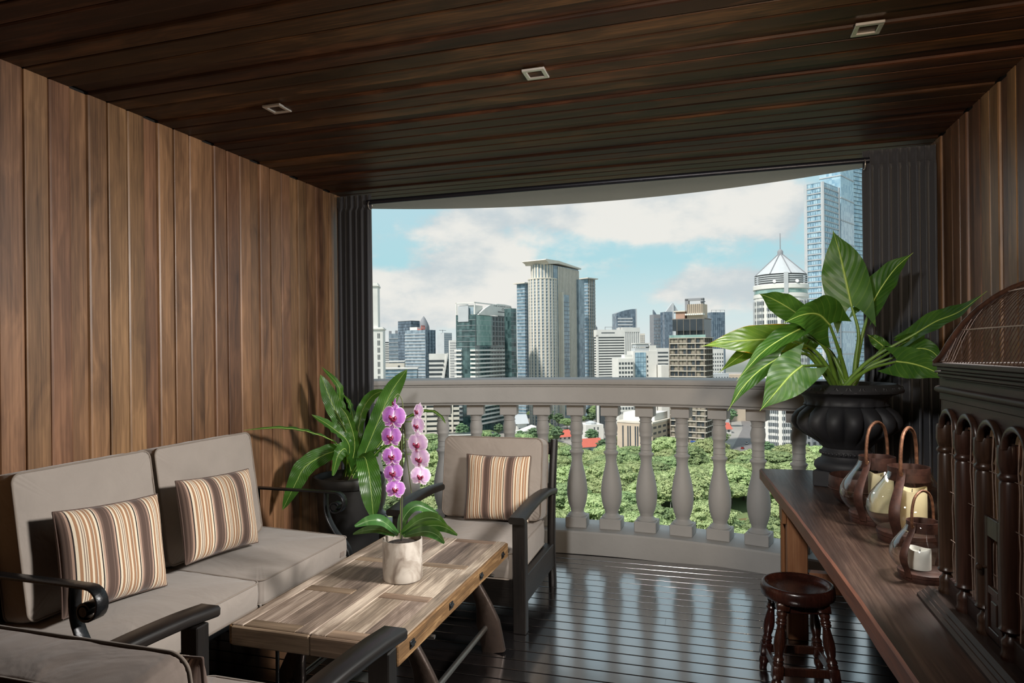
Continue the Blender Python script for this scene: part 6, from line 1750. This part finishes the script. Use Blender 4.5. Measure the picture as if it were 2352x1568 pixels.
MB().prism([(-2.4, 2.6), (2.4, 2.6), (2.2, 3.0), (0, 3.7), (-2.2, 3.0)], 'y', -1.8, 1.8).build('canopy', M['tarp'], tb, 0)
for sx in (-2.2, 2.2):
    for sy in (-1.6, 1.6): MB().tube([(sx, sy, 0), (sx, sy, 2.7)], 0.06, 6).build('pole', M['c_grey'], tb, 0)
for (x, y, lab) in ((-18.2, 214, 'white park lamp post nearer the balcony, by the blue tarpaulin'), (-14.2, 225, 'white park lamp post further right of the blue tarpaulin')):
    lp_ = thing('park_lamp', (x, y, GZ), lab, 'lamp post', 'lamp posts in the park')
    MB().lathe([(0.16, 0), (0.10, 0.5), (0.08, 11.0)], 8).build('post', M['c_white'], lp_, 40)
    MB().tube([(0, 0, 10.9), (0.5, 0, 11.3), (1.2, 0, 11.4)], 0.08, 6).build('arm', M['c_white'], lp_, 40)
    MB().box(0.9, 1.8, -0.2, 0.2, 11.3, 11.55, 0.05).build('lamp_head', M['c_white'], lp_, 0)

def crown_mesh(name, rad, ht, mat, seed, nclump=46, per=90, flat=0.45, leaf=0.62):
    r_ = random.Random(seed); mb = MB()
    # uneven inner mass
    bm = bmesh.new(); bmesh.ops.create_icosphere(bm, subdivisions=3, radius=1.0)
    vs = []
    for v in bm.verts:
        p = v.co.copy(); q = 0.80 + 0.30 * noise.noise(p * 2.3 + Vector((seed * 3.1, 0, 0))) + 0.12 * noise.noise(p * 6 + Vector((0, seed, 0)))
        vs.append((p.x * rad * 0.86 * q, p.y * rad * 0.86 * q, ht - rad * flat * 0.9 + p.z * rad * flat * q))
    mb.add(vs, [tuple(v.index for v in f.verts) for f in bm.faces]); bm.free()
    for c in range(nclump):
        t = r_.uniform(0, 2 * math.pi); e = r_.uniform(-0.25, 1.0); q = math.sqrt(max(0, 1 - max(0, e) ** 2)) * r_.uniform(0.75, 1.0)
        cx, cy, cz = rad * 0.86 * q * math.cos(t), rad * 0.86 * q * math.sin(t), ht - rad * flat * 0.9 + rad * flat * 0.95 * e
        cr = r_.uniform(0.10, 0.24) * rad
        for k in range(per):
            d = Vector((r_.gauss(0, 1), r_.gauss(0, 1), r_.gauss(0.35, 0.8))).normalized()
            p = Vector((cx, cy, cz)) + Vector((d.x * cr * 1.25, d.y * cr * 1.25, d.z * cr * 0.42)) * r_.uniform(0.75, 1.05)
            nrm = (d + Vector((0, 0, 0.9)) + Vector((r_.uniform(-.5, .5), r_.uniform(-.5, .5), 0))).normalized()
            u = nrm.orthogonal().normalized(); w = nrm.cross(u)
            a = r_.uniform(0, 6.28); u, w = u * math.cos(a) + w * math.sin(a), w * math.cos(a) - u * math.sin(a)
            s = leaf * r_.uniform(0.6, 1.2)
            mb.add([p - u * s, p - w * s * 0.55, p + u * s, p + w * s * 0.55], [(0, 1, 2, 3)])
    return mb.mesh(name, mat, 0, fix=False)
def trunk_mesh(name, h, r):
    mb = MB().tube(spline([(0, 0, 0), (0.2, 0.1, h * 0.35), (-0.1, 0.2, h * 0.75)], 8), [r, r * 0.8, r * 0.75, r * 0.7, r * 0.65, r * 0.6, r * 0.5, r * 0.4], 8)
    for k in range(4):
        t = k * 1.7
        mb.tube([(0.15, 0.1, h * 0.45), (2.0 * math.cos(t), 2.0 * math.sin(t), h * 0.68), (4.2 * math.cos(t), 4.2 * math.sin(t), h * 0.86)], [r * 0.5, r * 0.35, r * 0.15], 6)
    return mb.mesh(name, M['bark'], 50)
kinds = [('rain_tree', crown_mesh('crown', 10.0, 14.0, M['leaf_a'], 1, 90, 110, 0.40, 0.5), trunk_mesh('trunk', 14, 0.6), 'spreading bright green rain tree', 'bright trees'),
         ('broad_tree', crown_mesh('crown', 8.0, 13.0, M['leaf_b'], 2, 80, 110, 0.55, 0.46), trunk_mesh('trunk', 13, 0.5), 'rounded mid-green tree', 'mid-green trees'),
         ('dark_tree', crown_mesh('crown', 5.6, 14.5, M['leaf_c'], 3, 40, 90, 0.85), trunk_mesh('trunk', 14, 0.4), 'upright dark green tree', 'dark trees')]
for kd in kinds: pass
foot = []
for k, (ox, oy, phi, a, b, z) in CITY.items():
    c, s = math.cos(R(phi)), math.sin(R(phi)); foot.append((ox, oy, c, s, a, (b or 14)))
foot.append((-136.4, 539.6, math.cos(R(71.87)), math.sin(R(71.87)), 46, 12))
def clear(x, y, m=5.0):
    for ox, oy, c, s, a, b in foot:
        u = (x - ox) * c + (y - oy) * s; v = -(x - ox) * s + (y - oy) * c
        if -m < u < a + m and -m < v < b + m: return False
    xr = 8 + (y - 345) * 0.09
    if y > 330 and abs(x - xr) < 9: return False
    if ((x - 13) / 15) ** 2 + ((y - 236) / 24) ** 2 < 1: return False
    if abs(x + 18) < 5.5 and 205 < y < 246: return False
    if (x - 37.2) ** 2 + (y - 413.6) ** 2 < 21 ** 2: return False
    return True
placed = []
tr_ = random.Random(42)
def try_tree(x, y, kind, sc):
    sp = (6.6, 5.8, 5.0)[kind] * sc
    for (px, py, ps) in placed:
        if (px - x) ** 2 + (py - y) ** 2 < (sp + ps) ** 2 * 0.62: return False
    placed.append((x, y, sp))
    nm, cm, tm, lab, grp = kinds[kind]
    f = -math.sin(YAW) * x + math.cos(YAW) * y; r = math.cos(YAW) * x + math.sin(YAW) * y; q = r / f
    side = 'left' if q < -0.02 else ('middle' if q < 0.2 else 'right')
    band = ('at the near edge of the park' if f < 205 else 'in the front half of the park' if f < 265 else 'in the back half of the park' if f < 345
            else 'among the houses beyond the park' if f < 500 else 'far off among the tower blocks')
    lab = lab + ' ' + band + (', in the middle' if side == 'middle' else ', towards the ' + side)
    t = thing(nm, (x, y, GZ), lab, 'tree', grp + ' ' + band + ' ' + side, tr_.uniform(0, 6.28)); t.scale = (sc, sc, sc * tr_.uniform(0.72, 1.22))
    o = link('crown', cm, t); o['kind'] = 'stuff'
    link('trunk', tm, t)
    return True
def inview(x, y, lo, hi):
    f = -math.sin(YAW) * x + math.cos(YAW) * y; r = math.cos(YAW) * x + math.sin(YAW) * y
    return lo < 1176 + 1530 * r / f < hi
cnt = [0, 0]
for _ in range(9000):
    y = tr_.uniform(150, 345); x = tr_.uniform(-150, 80)
    if cnt[0] >= 175: break
    if not inview(x, y, 800, 1930) or not clear(x, y, 6): continue
    if try_tree(x, y, 0 if tr_.random() < 0.62 else 1, tr_.uniform(0.8, 1.15)): cnt[0] += 1
for _ in range(9000):
    y = tr_.uniform(345, 680); x = tr_.uniform(-300, 120)
    if cnt[1] >= 115: break
    if not inview(x, y, 940, 1880) or not clear(x, y, 3): continue
    if y > 480 and tr_.random() < 0.4: continue
    if try_tree(x, y, 2 if tr_.random() < 0.6 else 1, tr_.uniform(0.6, 1.0)): cnt[1] += 1
print('trees', cnt)
